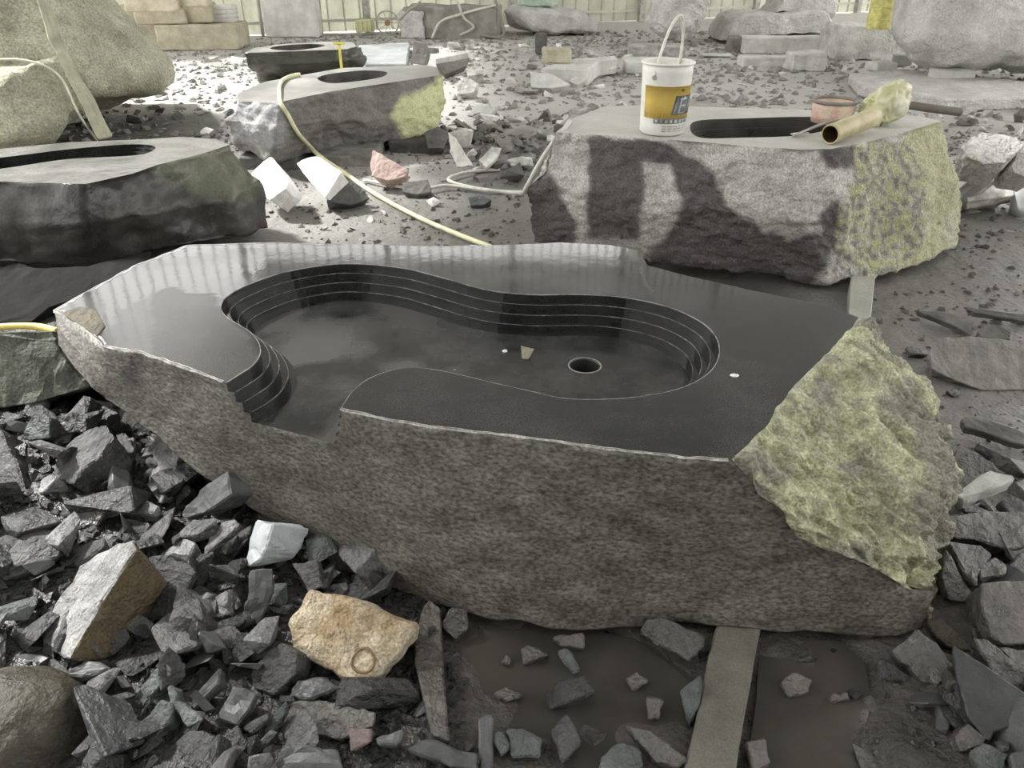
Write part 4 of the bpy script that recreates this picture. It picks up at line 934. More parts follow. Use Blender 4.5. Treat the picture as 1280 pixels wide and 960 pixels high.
M_l3 = stone('black_wet_block', (.028, .028, .026), (.06, .059, .053), scale=3, rough=(.22, .5), bump=.35, bscale=30, speck=.2, sscale=90, attr='moss_pale', acol=(.13, .14, .09), bdist=.015)
M_l3top = stone('wet_sawn_black', (.05, .05, .048), (.12, .12, .11), scale=4, rough=(.06, .3), bump=.25, bscale=25, speck=.2, spec=.9)
keys = [key((287, 181), .5, (325, 225), (335, 285), -.1, -.05, .02), key((253, 192), .5, (288, 250), (300, 296), -.1, -.1, .02), key((197, 206), .5, (215, 262), (240, 308), -.08, -.05, .02), key((166, 217), .5, (172, 270), (180, 316), -.08, 0, .02),
        key((107, 230), .5, (110, 280), (110, 326), -.05, .05, .02), key((0, 227), .5, (-5, 280), (0, 333), -.05, .0, .02), key((-110, 235), .5, (-115, 285), (-110, 335), 0, 0, .02),
        kback((-90, 192), .5), kback((0, 186), .5), kback((84, 178), .5), kback((180, 174), .5), kback((226, 171), .5), kback((270, 174), .5)]
l3, bl3 = basin_block('black_trough_block', 'low black wet stone block with a shiny trough at the left side', keys, 12, [(-70, 203), (0, 197), (82, 187), (150, 181), (185, 181), (194, 186), (170, 194), (84, 199), (0, 211), (-70, 216)], .5, [(.02, .03), (.02, .04), (.06, .05)], (M_l3, M_l3top, M_step), [(2.5, .05), (7, .03), (20, .01)], 12)
paint(bl3, 'moss_pale', lambda w, n: .8 * soft(w, [[(190, 205), (287, 178), (330, 215), (320, 250), (260, 245), (200, 225)]], 8))
M_l3flat = stone('flat_wet_black', (.006, .006, .006), (.016, .016, .0155), scale=5, rough=(.75, .9), bump=.5, bscale=14, speck=.2, spec=.12)
Sh = lambda nm, px, zc, n, t, m, lab, **k: shard(nm, px, zc, n, t, m, lab, **k)
Sh('flat_rock', [(-40, 338), (0, 334), (22, 328), (45, 335), (110, 332), (190, 313), (185, 331), (120, 365), (62, 384), (40, 402), (-40, 405)], .12, (0, -.35, .93), .1, M_l3flat, 'flat black wet rock between the trough block and the basin tip', cuts=3, amp=.004)
Sh('green_block', [(-40, 415), (66, 413), (72, 432), (84, 452), (112, 483), (60, 500), (20, 508), (-40, 514)], .3, (0, -.88, .46), .3, stone('mossy_dark_granite', (.06, .065, .052), (.14, .15, .115), scale=8, rough=(.6, .85), bump=.8, bscale=50, speck=.35, sscale=120, bdist=.015), 'mossy dark green granite block at the left edge below a yellow hose', cuts=3, amp=.008)

# left background boulders
boulder('yellow_boulder', [(-120, -80), (60, -80), (112, 0), (150, 33), (185, 70), (203, 105), (198, 118), (160, 128), (130, 143), (90, 152), (-120, 155)], 7.5, .9, 1.2, M_yellow, 'huge yellow-green rounded boulder in the top-left corner', seed=4, disp=((1.5, .1), (5, .04), (14, .02)), N=80)
boulder('yellow_boulder', [(-70, 96), (0, 80), (45, 77), (70, 102), (84, 150), (62, 178), (0, 188), (-70, 190)], 6.2, .3, .8, M_yellow, 'smaller yellowish boulder in front of the huge one at the left edge', seed=8, disp=((2, .07), (6, .04), (16, .02)))
def yplate(name, px, y0, t, mat, label, cat, slope=.0):
    bm = bmesh.new(); F = [aty(p, y0) for p in px]; F = [V((p.x, p.y + slope * p.z, p.z)) for p in F]
    f = [bm.verts.new(p) for p in F]; b = [bm.verts.new(p + V((0, t, 0))) for p in F]; n = len(f)
    bm.faces.new(f); bm.faces.new(b[::-1])
    for i in range(n): bm.faces.new((f[i], b[i], b[(i + 1) % n], f[(i + 1) % n]))
    bmesh.ops.recalc_face_normals(bm, faces=bm.faces); rough_up(bm, 2, [(7, .015), (20, .006)], 3, .012)
    return mk(name, bm, mat, label=label, cat=cat)
yplate('leaning_board', [(24, -10), (33, -10), (57, 48), (80, 90), (108, 130), (134, 174), (120, 177), (97, 136), (71, 93), (49, 52)], 6.05, .08, stone('weathered_board', (.28, .27, .2), (.46, .45, .34), scale=6, rough=(.8, .95), bump=.3), 'weathered narrow board leaning on the huge yellow boulder', 'board', slope=.15)
def hose(name, pts, r, mat, label, n=10, cat='hose', parent=None):
    bm = bmesh.new(); tube(bm, catmull(pts, n), r, 8); return mk(name, bm, mat, label=label, cat=cat, smooth=True, parent=parent)
M_hose = plain('pale_yellow_hose', (.68, .66, .42), .45)
M_hose2 = plain('grey_white_hose', (.62, .61, .55), .5)
M_hose3 = plain('yellow_hose', (.75, .6, .16), .4)
hose('rope', [aty((-15, 76), 5.75), aty((20, 74), 5.75), aty((55, 82), 5.75), aty((78, 100), 5.8), aty((100, 145), 5.9), atz((124, 180), .01)], .008, plain('pale_rope', (.66, .64, .5), .8), 'pale rope hanging over the smaller yellowish boulder', cat='rope')
tm = bvh_of(bmid); tt = bvh_of(TOPS['round_hole_block'])
hose('water_hose', [onto(p, tt, .018, atz(p, ZM + .018)) for p in ((375, 96), (364, 98), (354, 103), (350, 111), (350, 120))] + [onto(p, tm, .02, aty(p, 5.9)) for p in ((352, 131), (358, 145), (370, 163), (384, 180))] + [aty((402, 197), 5.7), atz((432, 217), .03), atz((470, 243), .02), atz((520, 270), .02), atz((570, 292), .02), atz((612, 308), .02), atz((650, 322), .02)], .015, M_hose, 'long pale yellow hose running from the oval-hollow block down to the basin')
hose('water_hose', [atz((-30, 411), .4), atz((10, 408), .405), atz((45, 408), .405), atz((72, 414), .4)], .012, M_hose3, 'short yellow hose end lying on the mossy green block')
hose('water_hose', [atz((455, 225), .02), atz((520, 236), .02), atz((560, 232), .02), atz((610, 238), .02), atz((652, 240), .03), aty((657, 236), 4.0), aty((672, 208), 3.95), aty((690, 180), 3.92), aty((702, 166), 3.9), atz((712, 152), .7)], .012, M_hose2, 'thin whitish hose climbing the left end of the stained granite block')
hose('water_hose', [atz((655, 243), .02), atz((600, 236), .02), atz((566, 228), .02), atz((562, 222), .02), atz((585, 215), .02), atz((625, 212), .02)], .012, M_hose2, 'thin hose looped on the ground left of the stained granite block')

# white, pink and other singled-out stones behind
Sh('white_rock', [(312, 219), (326, 204), (338, 195), (351, 210), (361, 226), (357, 236), (337, 250), (322, 238)], .22, (-.45, -.5, .75), .18, M_rough_white, 'brilliant white rock nearest the black trough block')
Sh('white_rock', [(370, 204), (384, 197), (398, 195), (427, 215), (407, 247), (388, 228)], .22, (-.35, -.6, .72), .2, M_rough_white, 'brilliant white slab face behind the hose, right of the other white rock')
Sh('dark_rock', [(427, 216), (450, 232), (462, 248), (440, 256), (408, 252), (410, 244)], .1, (.3, -.6, .75), .15, M_midchip, 'dark squat rock in front of the white slab face')
Sh('pink_rock', [(462, 203), (466, 187), (484, 197), (511, 212), (507, 221), (484, 226), (465, 220)], .15, (-.1, -.7, .7), .14, stone('pink_granite', (.4, .28, .25), (.6, .47, .42), scale=9, rough=(.7, .9), bump=.7, bscale=50, speck=.2, bdist=.015), 'pink granite rock below the oval-hollow block')
Sh('fin_stone', [(560, 165), (570, 172), (579, 188), (592, 207), (571, 209), (563, 190)], .2, (-.2, -.85, .5), .08, M_palegrey, 'pale fin-shaped stone standing right of the oval-hollow block')
Sh('dark_rock', [(503, 228), (535, 224), (540, 240), (520, 243), (503, 240)], .06, (0, -.6, .8), .1, M_midchip, 'flat-faced grey stone right of the pink rock')
Sh('green_stone', [(585, 247), (600, 243), (615, 250), (605, 256), (588, 256)], .05, (0, -.5, .85), .06, M_green, 'small turquoise-grey stone in front of the stained block')
Sh('dark_rock', [(598, 200), (615, 183), (627, 185), (622, 196), (608, 210)], .12, (.1, -.6, .8), .1, M_bgchip, 'folded-looking grey stone beside the fin-shaped stone')
Sh('dark_rock', [(530, 165), (548, 157), (562, 168), (555, 185), (535, 185)], .12, (.1, -.6, .8), .12, M_midchip, 'dark cube-like stone under the yellow-green corner')

# ------------------------------------------------------------------ far stones
def wbox(name, p, z, size, rot, mat, label, cat='stone block', disp=((3, .03), (9, .015)), cuts=4, group=None, seed=1, bev=.02):
    c = atz(p, z) + V((0, size[1] / 2, size[2] / 2)); bm = bmesh.new()
    box(bm, c, size, Matrix.Rotation(rot, 3, 'Z')); rough_up(bm, cuts, disp, seed, bev)
    return mk(name, bm, mat, label=label, cat=cat, group=group)
G1 = ((4, .02), (12, .008))
wbox('cut_block', (247, 63), 0, (1.25, .8, .36), .08, M_tan, 'long tan sandstone block at the bottom of the stack by the wall', disp=G1)
b = wbox('cut_block', (190, 58), 0, (.8, .4, .62), .25, M_tan, 'tan block half hidden behind the huge boulder, left of the long one', disp=G1)
wbox('cut_block', (199, 31), .365, (.75, .4, .22), .2, M_tan, 'tan block on the second layer of the stack, at its left', disp=G1)
wbox('cut_block', (243, 29.5), .365, (.5, .45, .28), .1, M_tan, 'square yellowish block on the second layer of the stack', disp=G1)
wbox('cut_block', (188, 15), .6, (.75, .35, .22), .2, M_tan, 'pinkish-tan block on top of the stack', disp=G1)
wbox('cut_block', (235, 9), .65, (.5, .4, .2), .1, M_tan, 'short block beside the topmost pinkish one of the stack', disp=G1)
for i in range(4):
    wbox('white_plate', (279, 28), .362, (.34, .3, .06), .0, M_palegrey, ('lowest', 'second lowest', 'second highest', 'topmost')[i] + ' white plate of the small stack beside the tan blocks', cat='plate', disp=((4, .004),), cuts=1, group='white plates', bev=.004).location.z += i * .062
wbox('standing_slab', (366, 47), 0, (.95, .3, 1.6), .0, M_palegrey, 'tall pale slab standing against the back wall', disp=((3, .02), (9, .01)), bev=.02)
wbox('standing_slab', (396, 44), 0, (.14, .3, 1.6), .0, M_yellow, 'narrow yellowish slab edge beside the tall pale slab', disp=((3, .01),), bev=.01)
hose('pipe_post', [atz((329, 46), 0), atz((329, 46), 0) + V((0, 0, 1.5)), atz((329, 46), 0) + V((0, 0, 3))], .03, M_sheet, 'thin pale upright pipe left of the tall slab', cat='pipe', n=2)
keys = [key((306, 66), .45, (312, 80), (327, 96), 0, .2), key((365, 64), .45, (367, 80), (372, 95), -.05, .15), key((425, 62), .45, (430, 74), (430, 90), -.05, .15), key((448, 60), .44, (457, 74), (452, 86), -.1, .0),
        kback((441, 53), .45), kback((400, 52), .45), kback((345, 56), .45), kback((318, 60), .45)]
dk, _ = basin_block('dark_hollow_block', 'black broken stone block with an oval hollow, behind the granite block', keys, 12, [(338, 61), (350, 57), (385, 55), (405, 56), (400, 59), (365, 63)], .45, [(.04, .05), (.06, .06)], (M_l3, M_sawn, M_trough), [(2.5, .06), (7, .04), (20, .015)], 15)
paint(_, 'moss_pale', lambda w, n: .2)
g = empty('yellow_square', atz((427, 86), ZM), 'small yellow steel square standing on the oval-hollow block', 'square')
bm = bmesh.new(); gp = V(g.location); box(bm, gp + V((0, 0, .1)), (.022, .008, .2)); mk('upright', bm, plain('yellow_paint', (.75, .68, .12), .5), g)
bm = bmesh.new(); box(bm, gp + V((.0, 0, .205)), (.1, .008, .02)); mk('cross_bar', bm, MATS['yellow_paint'], g)
slab('pale_slab', [(448, 56), (512, 53), (508, 80), (456, 80)], .1, .1, stone('bluish_slab', (.26, .275, .28), (.38, .395, .4), scale=5, rough=(.7, .9), bump=.3), 'pale bluish slab lying right of the black hollow block', seed=2)
Sh('broken_slab', [(513, 78), (517, 52), (532, 55), (534, 67), (530, 82)], .3, (-.3, -.9, .3), .15, M_mid, 'upright dull green slab behind the oval-hollow block')
Sh('broken_slab', [(530, 68), (560, 65), (586, 66), (545, 74)], .22, (0, -.05, 1), .22, M_palegrey, 'white-topped broken slab left of the far fragments', back=.95)
Sh('broken_slab', [(545, 80), (588, 72), (584, 82), (556, 93)], .16, (.1, -.8, .6), .15, M_mid, 'dull olive slab piece leaning in front of the white-topped slab')
Sh('broken_slab', [(582, 86), (602, 82), (605, 92), (585, 95)], .14, (0, -.3, .95), .14, M_bgchip, 'small square block right of the olive slab piece')
wbox('long_block', (566, 49), 0, (1.65, .8, .5), -.08, stone('dull_block', (.2, .19, .17), (.34, .33, .3), scale=5, rough=(.8, .95), bump=.5), 'long grey block by the back wall with hoses thrown over it', disp=((3, .03), (9, .02)))
wbox('pale_block', (517, 49), 0, (.45, .7, .42), -.1, M_pale, 'rough pale block at the left end of the long grey block', disp=((4, .06), (10, .04)))
yb = atz((566, 49), 0).y
for i, (pl, lab) in enumerate((([(625, 5), (575, 18), (550, 28), (540, 48)], 'pale hose hanging down the front of the long grey block'), ([(572, 2), (580, 22), (592, 34), (575, 44)], 'curled hose on the middle of the long grey block'),
        ([(617, -5), (626, 20), (628, 45), (600, 44)], 'dark hose looped round the right end of the long grey block'), ([(500, 25), (512, 12), (520, 8), (525, 2)], 'twisted rod sticking up from the pale block'))):
    hose('old_hose', [aty(p, yb - .06 - .02 * i) for p in pl], .022, plain('old_hose_%d' % i, ((.6, .58, .5), (.5, .48, .42), (.25, .24, .2), (.3, .28, .24))[i], .6), lab)
bx = empty('yellow_crate', atz((456, 44), 0), 'small yellowish crate on rags by the back wall', 'crate')
bm = bmesh.new(); box(bm, V(bx.location) + V((0, .15, .15)), (.3, .3, .2)); rough_up(bm, 1, [(6, .02)], 2, .01); mk('crate_body', bm, plain('faded_yellow', (.6, .6, .36), .7), bx)
for i in range(4):
    bm = bmesh.new(); box(bm, V(bx.location) + V((-.12 + .08 * i, -.01, .15)), (.02, .02, .2)); mk('slat', bm, MATS['faded_yellow'], bx)
wh = empty('cart_wheel', atz((485, 44), 0), 'thin spoked wheel leaning by the back wall', 'wheel')
wc = V(wh.location) + V((0, .05, .2)); bm = bmesh.new()
tube(bm, [wc + V((math.cos(t) * .2, 0, math.sin(t) * .2)) for t in [i * math.pi / 16 for i in range(33)]], .014, 6); mk('rim', bm, M_steel, wh)
for i in range(5):
    bm = bmesh.new(); a = i * math.pi / 5; d = V((math.cos(a), 0, math.sin(a))) * .2; tube(bm, [wc - d, wc + d], .006, 5); mk('spoke', bm, M_steel, wh)
bm = bmesh.new(); tube(bm, [wc + V((0, -.05, 0)), wc + V((0, .05, 0))], .05, 10); mk('hub', bm, plain('rust', (.35, .2, .13), .8), wh)
boulder('pale_boulder', [(630, 14), (641, 5), (690, 7), (728, 14), (748, 28), (746, 41), (700, 45), (660, 38), (634, 30)], 15.6, .4, .5, M_pale, 'low pale boulder by the wall with a green sack on it', seed=21)
boulder('green_sack', [(644, 7), (648, -4), (670, -8), (690, -2), (692, 8), (668, 10)], 15.6, .2, .2, plain('green_cloth', (.4, .5, .42), .8, bump=.3), 'pale green sack lying on the low pale boulder', cat='sack', seed=22, disp=((6, .03),))
boulder('pale_boulder', [(810, 30), (816, 8), (828, -30), (845, -60), (890, -60), (890, 0), (880, 26), (864, 47), (845, 52), (812, 42)], 13.8, .35, .7, M_pale, 'tall pale boulder balanced behind the bucket', seed=23, disp=((2, .08), (6, .05), (16, .02)), smooth=False)
def stackslab(px, y0, f_, b_, label, seed, mat=M_pale):
    return boulder('pale_slab_stone', px, y0, f_, b_, mat, label, seed=seed, cat='slab', scales=(.88, .96, 1, .97, .9), smooth=False, disp=((2, .05), (7, .03), (20, .012)))
stackslab([(892, 49), (896, 36), (906, 21), (915, 17), (980, 14), (1030, 13), (1036, 26), (1030, 37), (973, 40), (949, 39), (937, 50)], 14.2, .4, .8, 'thick pale slab propped up right of the tall boulder', 31)
stackslab([(958, 15), (966, 5), (975, -20), (1030, -20), (1041, 4), (1037, 20), (1010, 14)], 14.6, .3, .6, 'upper pale slab lying on the thick propped slab', 32)
wbox('prop_block', (920, 66), 0, (.2, .3, .22), 0, M_midchip, 'dark prop under the left end of the thick slab', disp=G1)
wbox('prop_block', (1000, 52), 0, (1.5, .4, .12), 0, M_midchip, 'dark plank-like stone in the shade under the thick slab', disp=G1)
wbox('white_kerb', (985, 68), 0, (1.35, .3, .24), -.02, M_palegrey, 'white kerb-like block lying in front of the propped slab', disp=G1)
wbox('white_kerb', (965, 85), 0, (.85, .25, .14), .05, M_palegrey, 'long low pale kerb nearer than the white one', disp=G1)
wbox('white_kerb', (1010, 90), 0, (.45, .35, .22), .0, M_palegrey, 'chunky pale block right of the long low kerb', disp=((4, .04), (12, .02)))
wbox('white_kerb', (897, 72), 0, (.45, .25, .04), .0, M_palegrey, 'thin pale plate left of the dark prop', disp=G1)
slab('flat_slab', [(676, 84), (709, 74), (769, 69), (772, 72), (750, 75), (735, 86)], .2, .2, M_palegrey, 'wide flat slab lying in the middle of the back ground', seed=3)
wbox('cube_stone', (696, 80), .2, (.32, .25, .17), .1, M_tan, 'small yellowish cube sitting on the wide flat slab', disp=G1)
Sh('white_slab', [(662, 89), (690, 92), (714, 106), (690, 110), (664, 109)], .12, (0, -.6, .8), .12, M_palegrey, 'white slab leaning in front of the wide flat slab')
Sh('white_slab', [(711, 101), (722, 92), (738, 89), (736, 98), (722, 106)], .1, (0, -.5, .85), .1, M_palegrey, 'small grey slab tilted against the wide flat slab')
Sh('cube_stone', [(735, 85), (750, 75), (770, 78), (770, 85), (740, 96)], .1, (.2, -.8, .6), .1, M_bgchip, 'broken side piece at the right of the wide flat slab')
wbox('low_block', (812, 93), 0, (.62, .45, .16), .0, M_palegrey, 'low pale block left of the bucket', disp=G1)
wbox('low_block', (822, 73), 0, (.8, .35, .17), .0, M_bgchip, 'long grey block behind the low pale one', disp=G1)
wbox('low_block', (676, 69), 0, (.17, .16, .3), .1, M_midchip, 'small dark upright stone left of the yellowish cube', disp=G1)
Sh('cube_stone', [(570, 108), (588, 98), (598, 104), (592, 116), (574, 118)], .12, (-.2, -.6, .8), .12, M_bgchip, 'pale angular stone just right of the yellow-green corner')
# right-hand background
wbox('pale_ledge', (1088, 76), 0, (1.05, .8, .46), .0, M_pale, 'pale low block under the yellow drum', disp=((3, .05), (9, .03)))
dp = atz((1107, 38), .46) + V((0, .25, 0))
dr = empty('yellow_drum', dp, 'small yellow drum standing on the pale low block', 'drum')
ang = [2 * math.pi * i / 32 for i in range(32)]
cyl = lambda c, r, z: [c + V((math.cos(t) * r, math.sin(t) * r, z)) for t in ang]
mk('drum_body', loft([cyl(dp, .155, 0), cyl(dp, .16, .02), cyl(dp, .16, .42), cyl(dp, .15, .44)], (1, 4, 1), disp=()), plain('drum_yellow', (.62, .58, .2), .5, dirt=.25), dr, smooth=False)
for z in (.12, .27):
    bm = bmesh.new(); tube(bm, [dp + V((math.cos(t) * .161, math.sin(t) * .161, z)) for t in ang + [0]], .008, 6); mk('hoop', bm, MATS['drum_yellow'], dr)
boulder('pale_boulder', [(1124, 45), (1140, 0), (1150, -60), (1320, -80), (1370, -40), (1370, 90), (1270, 97), (1200, 92), (1160, 86), (1136, 64)], 9.6, .5, 1.2, M_pale, 'giant pale boulder filling the top-right corner', seed=41, N=90, disp=((1.5, .12), (5, .06), (14, .025)), smooth=True)
slab('pale_ledge_slab', [(1062, 92), (1130, 86), (1300, 104), (1300, 122), (1180, 124), (1075, 106)], .12, .12, M_pale, 'long pale flat ledge in front of the giant boulder', seed=5)
for i, (p, s, lab) in enumerate((((1126, 84), (.3, .3, .14), 'white flat stone under the near edge of the giant boulder'), ((1193, 100), (.5, .2, .12), 'pale brick-shaped stone on the long ledge'), ((1105, 90), (.3, .25, .1), 'small pale plate beside the yellow drum block'))):
    wbox('ledge_stone', p, .1, s, .1 * i, M_palegrey, lab, disp=G1, cuts=2)
Sh('spoil_rock', [(1202, 184), (1212, 174), (1227, 166), (1252, 167), (1271, 173), (1282, 181), (1256, 203), (1231, 205), (1209, 195)], .5, (-.1, -.55, .8), .22, M_pale, 'large pale angular rock on top of the right spoil heap', cuts=3, amp=.012)
Sh('spoil_rock', [(1206, 206), (1232, 204), (1265, 208), (1255, 222), (1238, 228), (1208, 228)], .3, (0, -.7, .7), .22, M_palegrey, 'pale green-grey slab under the large pale rock')
Sh('spoil_rock', [(1264, 208), (1272, 190), (1300, 178), (1300, 225), (1268, 216)], .42, (0, -.7, .7), .2, M_pale, 'pale rock cut by the right edge beside the large one')
Sh('spoil_rock', [(1205, 240), (1235, 226), (1268, 218), (1268, 245), (1210, 252)], .16, (0, -.7, .7), .2, M_bgchip, 'wide brownish slab at the foot of the right spoil heap')
hose('wooden_pole', [atz((1205, 258), .06), atz((1235, 254), .06), atz((1275, 248), .06)], .02, plain('old_wood', (.42, .38, .33), .8), 'thin wooden pole lying at the foot of the spoil heap', cat='pole')
hose('wooden_pole', [atz((1115, 128), .25), atz((1160, 135), .25), atz((1200, 140), .2)], .035, plain('dark_wood', (.14, .12, .1), .8), 'dark log behind the wrapped bundle', cat='log')
wp = atz((1288, 275), 0) + V((.06, .1, 0))
wbk = empty('white_tub', wp, 'white plastic tub cut by the right edge of the picture', 'tub')
mk('tub_wall', loft([cyl(wp, .12, .0), cyl(wp, .17, .27), cyl(wp, .165, .27), cyl(wp, .115, .01)], (4, 1, 4), disp=(), cap0=True), plain('white_plastic', (.8, .82, .82), .4), wbk, smooth=True)
bm = bmesh.new(); tube(bm, [wp + V((math.cos(t) * .172, math.sin(t) * .172, .27)) for t in ang + [0]], .008, 6); mk('rim', bm, MATS['white_plastic'], wbk, smooth=True)

# ------------------------------------------------------------------ bucket, cup, pipe on the stained block
ZB = .69
bc = atz((832, 172), ZB) + V((0, .11, .002)); BR0, BR1, BH = .108, .118, .318
bk = empty('plastic_bucket', bc, 'white plastic bucket with a yellow label and hoop handle on the stained granite block', 'bucket')
M_wp = plain('bucket_white', (.78, .77, .72), .42, dirt=.06)
brad = lambda z: BR0 + (BR1 - BR0) * z / BH
mk('bucket_body', loft([cyl(bc, BR0 - .012, 0), cyl(bc, BR0, .012), cyl(bc, BR1, BH), cyl(bc, BR1 - .006, BH), cyl(bc, BR0 - .006, .02)], (1, 8, 1, 6), disp=()), M_wp, bk, smooth=True)
bm = bmesh.new(); tube(bm, [bc + V((math.cos(t) * (BR1 + .002), math.sin(t) * (BR1 + .002), BH)) for t in ang + [0]], .006, 8); mk('rim', bm, M_wp, bk, smooth=True)
def wrap(poly, off, th=.0015):
    """flat outline (angle in degrees, height) wrapped round the bucket"""
    bm = bmesh.new(); vsx = []
    P2 = resample([V((a, h * 400, 0)) for a, h in poly], 60)
    for q in P2:
        a = math.radians(q.x); z = q.y / 400; r = brad(z) + off; vsx.append(bm.verts.new(bc + V((math.cos(a) * r, math.sin(a) * r, z))))
    es_ = [bm.edges.new((vsx[i], vsx[(i + 1) % 60])) for i in range(60)]
    bmesh.ops.triangle_fill(bm, edges=es_, use_beauty=True)
    return bm
def wrapgrid(a0, a1, z0, z1, off, skew=0):
    bm = bmesh.new(); rows = []
    n = max(2, int(abs(a1 - a0) / 4) + 1)
    for z in (z0, (z0 + z1) / 2, z1):
        row = []
        for i in range(n + 1):
            a = math.radians(a0 + (a1 - a0) * i / n + skew * (z - z0) / max(1e-6, (z1 - z0))); r = brad(z) + off
            row.append(bm.verts.new(bc + V((math.cos(a) * r, math.sin(a) * r, z))))
        rows.append(row)
    for x, y in zip(rows[:-1], rows[1:]):
        for i in range(n): bm.faces.new((x[i], x[i + 1], y[i + 1], y[i]))
    bmesh.ops.solidify(bm, geom=bm.faces[:], thickness=-.0006)
    return bm
lab = mk('label', wrapgrid(206, 385, .082, .226, .0012), plain('label_yellow', (.99, .8, .26), .5, dirt=.02, spec=.2), bk, smooth=True); lab['label'] = 'yellow printed label'
mk('logo_panel', wrapgrid(277, 350, .1, .185, .0024, 9), plain('logo_grey', (.42, .45, .5), .5), lab, smooth=True)
M_lg = plain('logo_white', (.78, .82, .78), .5)
for a0, a1, z0, z1, sk in ((281, 287, .105, .18, 8), (294, 298, .108, .172, 6), (313, 317, .108, .172, 6), (299, 321, .166, .175, 1), (297, 318, .137, .144, 1), (294, 315, .105, .112, 1), (308, 312, .172, .183, 1), (324, 328, .108, .172, 6), (342, 346, .108, .172, 6), (329, 350, .166, .175, 1), (326, 345, .137, .144, 1)):
    mk('logo_stroke', wrapgrid(a0, a1, z0, z1, .0034, sk), M_lg, lab, smooth=True)
mk('small_emblem', wrapgrid(298, 306, .203, .214, .0024), plain('emblem_brown', (.4, .25, .05), .5), lab, smooth=True)
o = mk('text_band', wrapgrid(236, 350, .06, .083, .0014), plain('band_grey', (.32, .34, .33), .5), bk, smooth=True)
for i in range(9):
    mk('letter_block', wrapgrid(240 + i * 12, 246 + i * 12 + (i % 3), .064, .079, .0026), M_lg, o, smooth=True)
for r_ in range(3):
    for i in range(6):
        mk('text_line', wrapgrid(258 + i * 14, 268 + i * 14 + (i * r_ % 3), .024 + r_ * .011, .028 + r_ * .011, .0012), plain('print_grey', (.5, .48, .42), .6), bk, smooth=True)
hpts = []
for i in range(25):
    t = math.pi * i / 24; hpts.append(bc + V((-math.cos(t) * .115 * (1 if t < math.pi / 2 else .92) , -.055 * math.cos(t), BH - .045 + .05 * (1 if 0 else 0) + math.sin(t) ** .7 * .215)))
hpts = [bc + V((-.075, -.092, BH - .055)), bc + V((-.05, -.07, BH + .05)), bc + V((-.01, -.03, BH + .15)), bc + V((.03, .01, BH + .195)), bc + V((.055, .035, BH + .175)), bc + V((.068, .06, BH + .08)), bc + V((.07, .092, BH - .055))]
hose('handle', hpts, .0065, plain('handle_plastic', (.74, .74, .66), .35), None, cat=None, parent=bk)
for s in (0, -1):
    bm = bmesh.new(); q = hpts[s]; tube(bm, [q + V((0, -.006 if s == 0 else .006, 0)), q + V((0, .012 if s == 0 else -.012, 0))], .011, 10); mk('handle_lug', bm, plain('lug_grey', (.5, .5, .46), .5), bk)
# pink cup with a brush handle
cc = atz((1042, 154), ZB) + V((0, .04, 0))
cup = empty('pink_cup', cc, 'short pink and white paint cup behind the open pipe', 'cup')
mk('cup_wall', loft([cyl(cc, .1, 0), cyl(cc, .108, .1), cyl(cc, .102, .1), cyl(cc, .095, .008)], (3, 1, 3), disp=()), stone('pink_cup_paint', (.62, .36, .3), (.75, .7, .55), scale=9, rough=(.5, .7), bump=.1), cup, smooth=True)
bm = bmesh.new(); tube(bm, [cc + V((math.cos(t) * .108, math.sin(t) * .108, .103)) for t in ang + [0]], .009, 8); mk('rim', bm, plain('cup_rim', (.22, .2, .18), .6), cup, smooth=True)
rp = [atz((992, 170), ZB + .012), atz((1015, 160), ZB + .03), atz((1035, 153), ZB + .055), atz((1058, 149), ZB + .07), atz((1078, 149), ZB + .08)]
rod = empty('bent_trowel', rp[0], 'bent thin steel trowel lying against the pipe', 'trowel')
bm = bmesh.new(); tube(bm, catmull(rp, 6), .007, 8); mk('rod', bm, plain('dull_steel', (.42, .4, .36), .4, metal=.6), rod, smooth=True)
bm = bmesh.new(); box(bm, atz((1000, 167), ZB + .014), (.09, .03, .006), Matrix.Rotation(.45, 3, 'Z')); mk('blade', bm, plain('pale_steel', (.55, .54, .5), .4, metal=.4), rod)
pa, pb = atz((1038, 168), ZB + .046), atz((1092, 146), ZB + .075)
pp = empty('brass_pipe', pa, 'open-ended brass-coloured pipe resting on the stained granite block', 'pipe')
dirp = (pb - pa).normalized(); s1 = dirp.cross(V((0, 0, 1))).normalized(); s2 = s1.cross(dirp)
cr_ = lambda c, r: [c + (s1 * math.cos(t) + s2 * math.sin(t)) * r for t in ang]
M_brass = stone('brass_pipe_metal', (.36, .3, .15), (.6, .54, .33), scale=8, rough=(.35, .55), bump=.08, bscale=40, speck=.1)
mk('bore', loft([cr_(pa + dirp * .2, .037), cr_(pa + dirp * .003, .0385)], (3,), cap1=False, disp=()), plain('dark_bore', (.1, .06, .03), .8), pp, smooth=True)  # inside of the pipe coloured dark brown
mk('pipe_wall', loft([cr_(pa + dirp * .003, .0385), cr_(pa, .0425), cr_(pa + dirp * .01, .044), cr_(pb, .044)], (1, 1, 6), cap0=False, disp=()), M_brass, pp, smooth=True)
bm = bmesh.new(); tube(bm, [q for q in cr_(pa, .041) + [cr_(pa, .041)[0]]], .004, 6); mk('pipe_lip', bm, M_brass, pp, smooth=True)
bcn = atz((1108, 138), ZB + .07) + V((0, .03, .015))
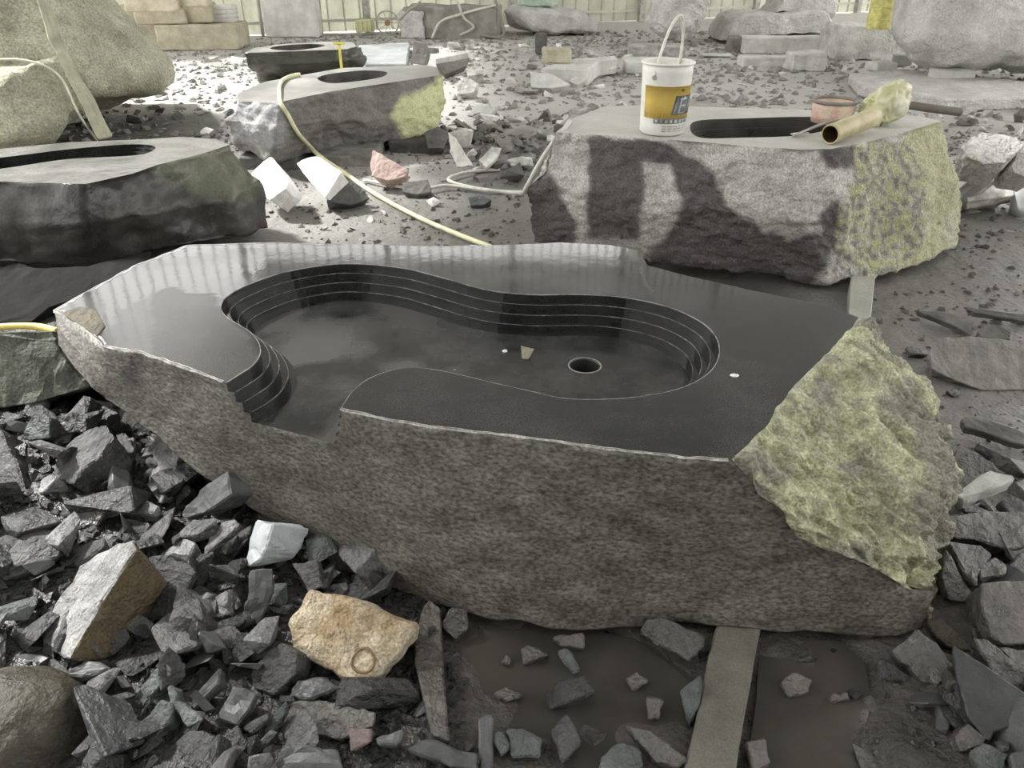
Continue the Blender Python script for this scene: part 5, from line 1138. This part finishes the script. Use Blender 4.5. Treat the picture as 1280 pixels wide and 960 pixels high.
bd = empty('cloth_bundle', bcn, 'yellowish wrapped plastic bundle tied on the end of the pipe', 'bundle')
bm = bmesh.new(); bmesh.ops.create_icosphere(bm, subdivisions=5, radius=1)
axis_ = V((.75, .35, .35)).normalized()
bmesh.ops.transform(bm, matrix=Matrix.Translation(bcn) @ V((1, 0, 0)).rotation_difference(axis_).to_matrix().to_4x4() @ Matrix.Diagonal((.14, .085, .085, 1)), verts=bm.verts)
displace(bm, [(9, .022), (24, -.016), (50, .006)], 2)
M_wrap = stone('wrapped_plastic', (.42, .42, .2), (.74, .73, .55), scale=7, rough=(.25, .5), bump=.3, bscale=30, speck=.1)
mk('wrapping', bm, M_wrap, bd, smooth=True)
bm = bmesh.new()
e1 = axis_.cross(V((0, 0, 1))).normalized(); e2 = axis_.cross(e1)
for kk in (-.07, -.045):
    tube(bm, [bcn + axis_ * kk + (e1 * math.cos(t) + e2 * math.sin(t)) * .072 for t in ang + [0]], .009, 6)
mk('tie', bm, M_wrap, bd, smooth=True)
# bits on the basin
shard('tan_flake', [(651, 432), (668, 436), (653, 462)], ZF + .012, (-.2, -.9, .35), .01, M_tan, 'small tan triangular flake standing on the basin floor by the drain', cuts=1, amp=.001, bev=.0008)
bm = bmesh.new(); bmesh.ops.create_icosphere(bm, subdivisions=3, radius=1); bmesh.ops.transform(bm, matrix=Matrix.Translation(atz((631, 440), ZF) + V((0, 0, .003))) @ Matrix.Diagonal((.008, .008, .004, 1)), verts=bm.verts); displace(bm, [(200, .001)], 1)
mk('white_pebble', bm, M_rough_white, label='tiny white pebble on the basin floor', cat='pebble', smooth=True)
bm = bmesh.new(); bmesh.ops.create_icosphere(bm, subdivisions=3, radius=1); bmesh.ops.transform(bm, matrix=Matrix.Translation(atz((918, 470), Z0) + V((0, 0, .002))) @ Matrix.Diagonal((.012, .008, .003, 1)), verts=bm.verts); displace(bm, [(200, .001)], 1)
mk('white_pebble', bm, M_rough_white, label='tiny white fleck on the polished top right of the basin', cat='pebble', smooth=True)
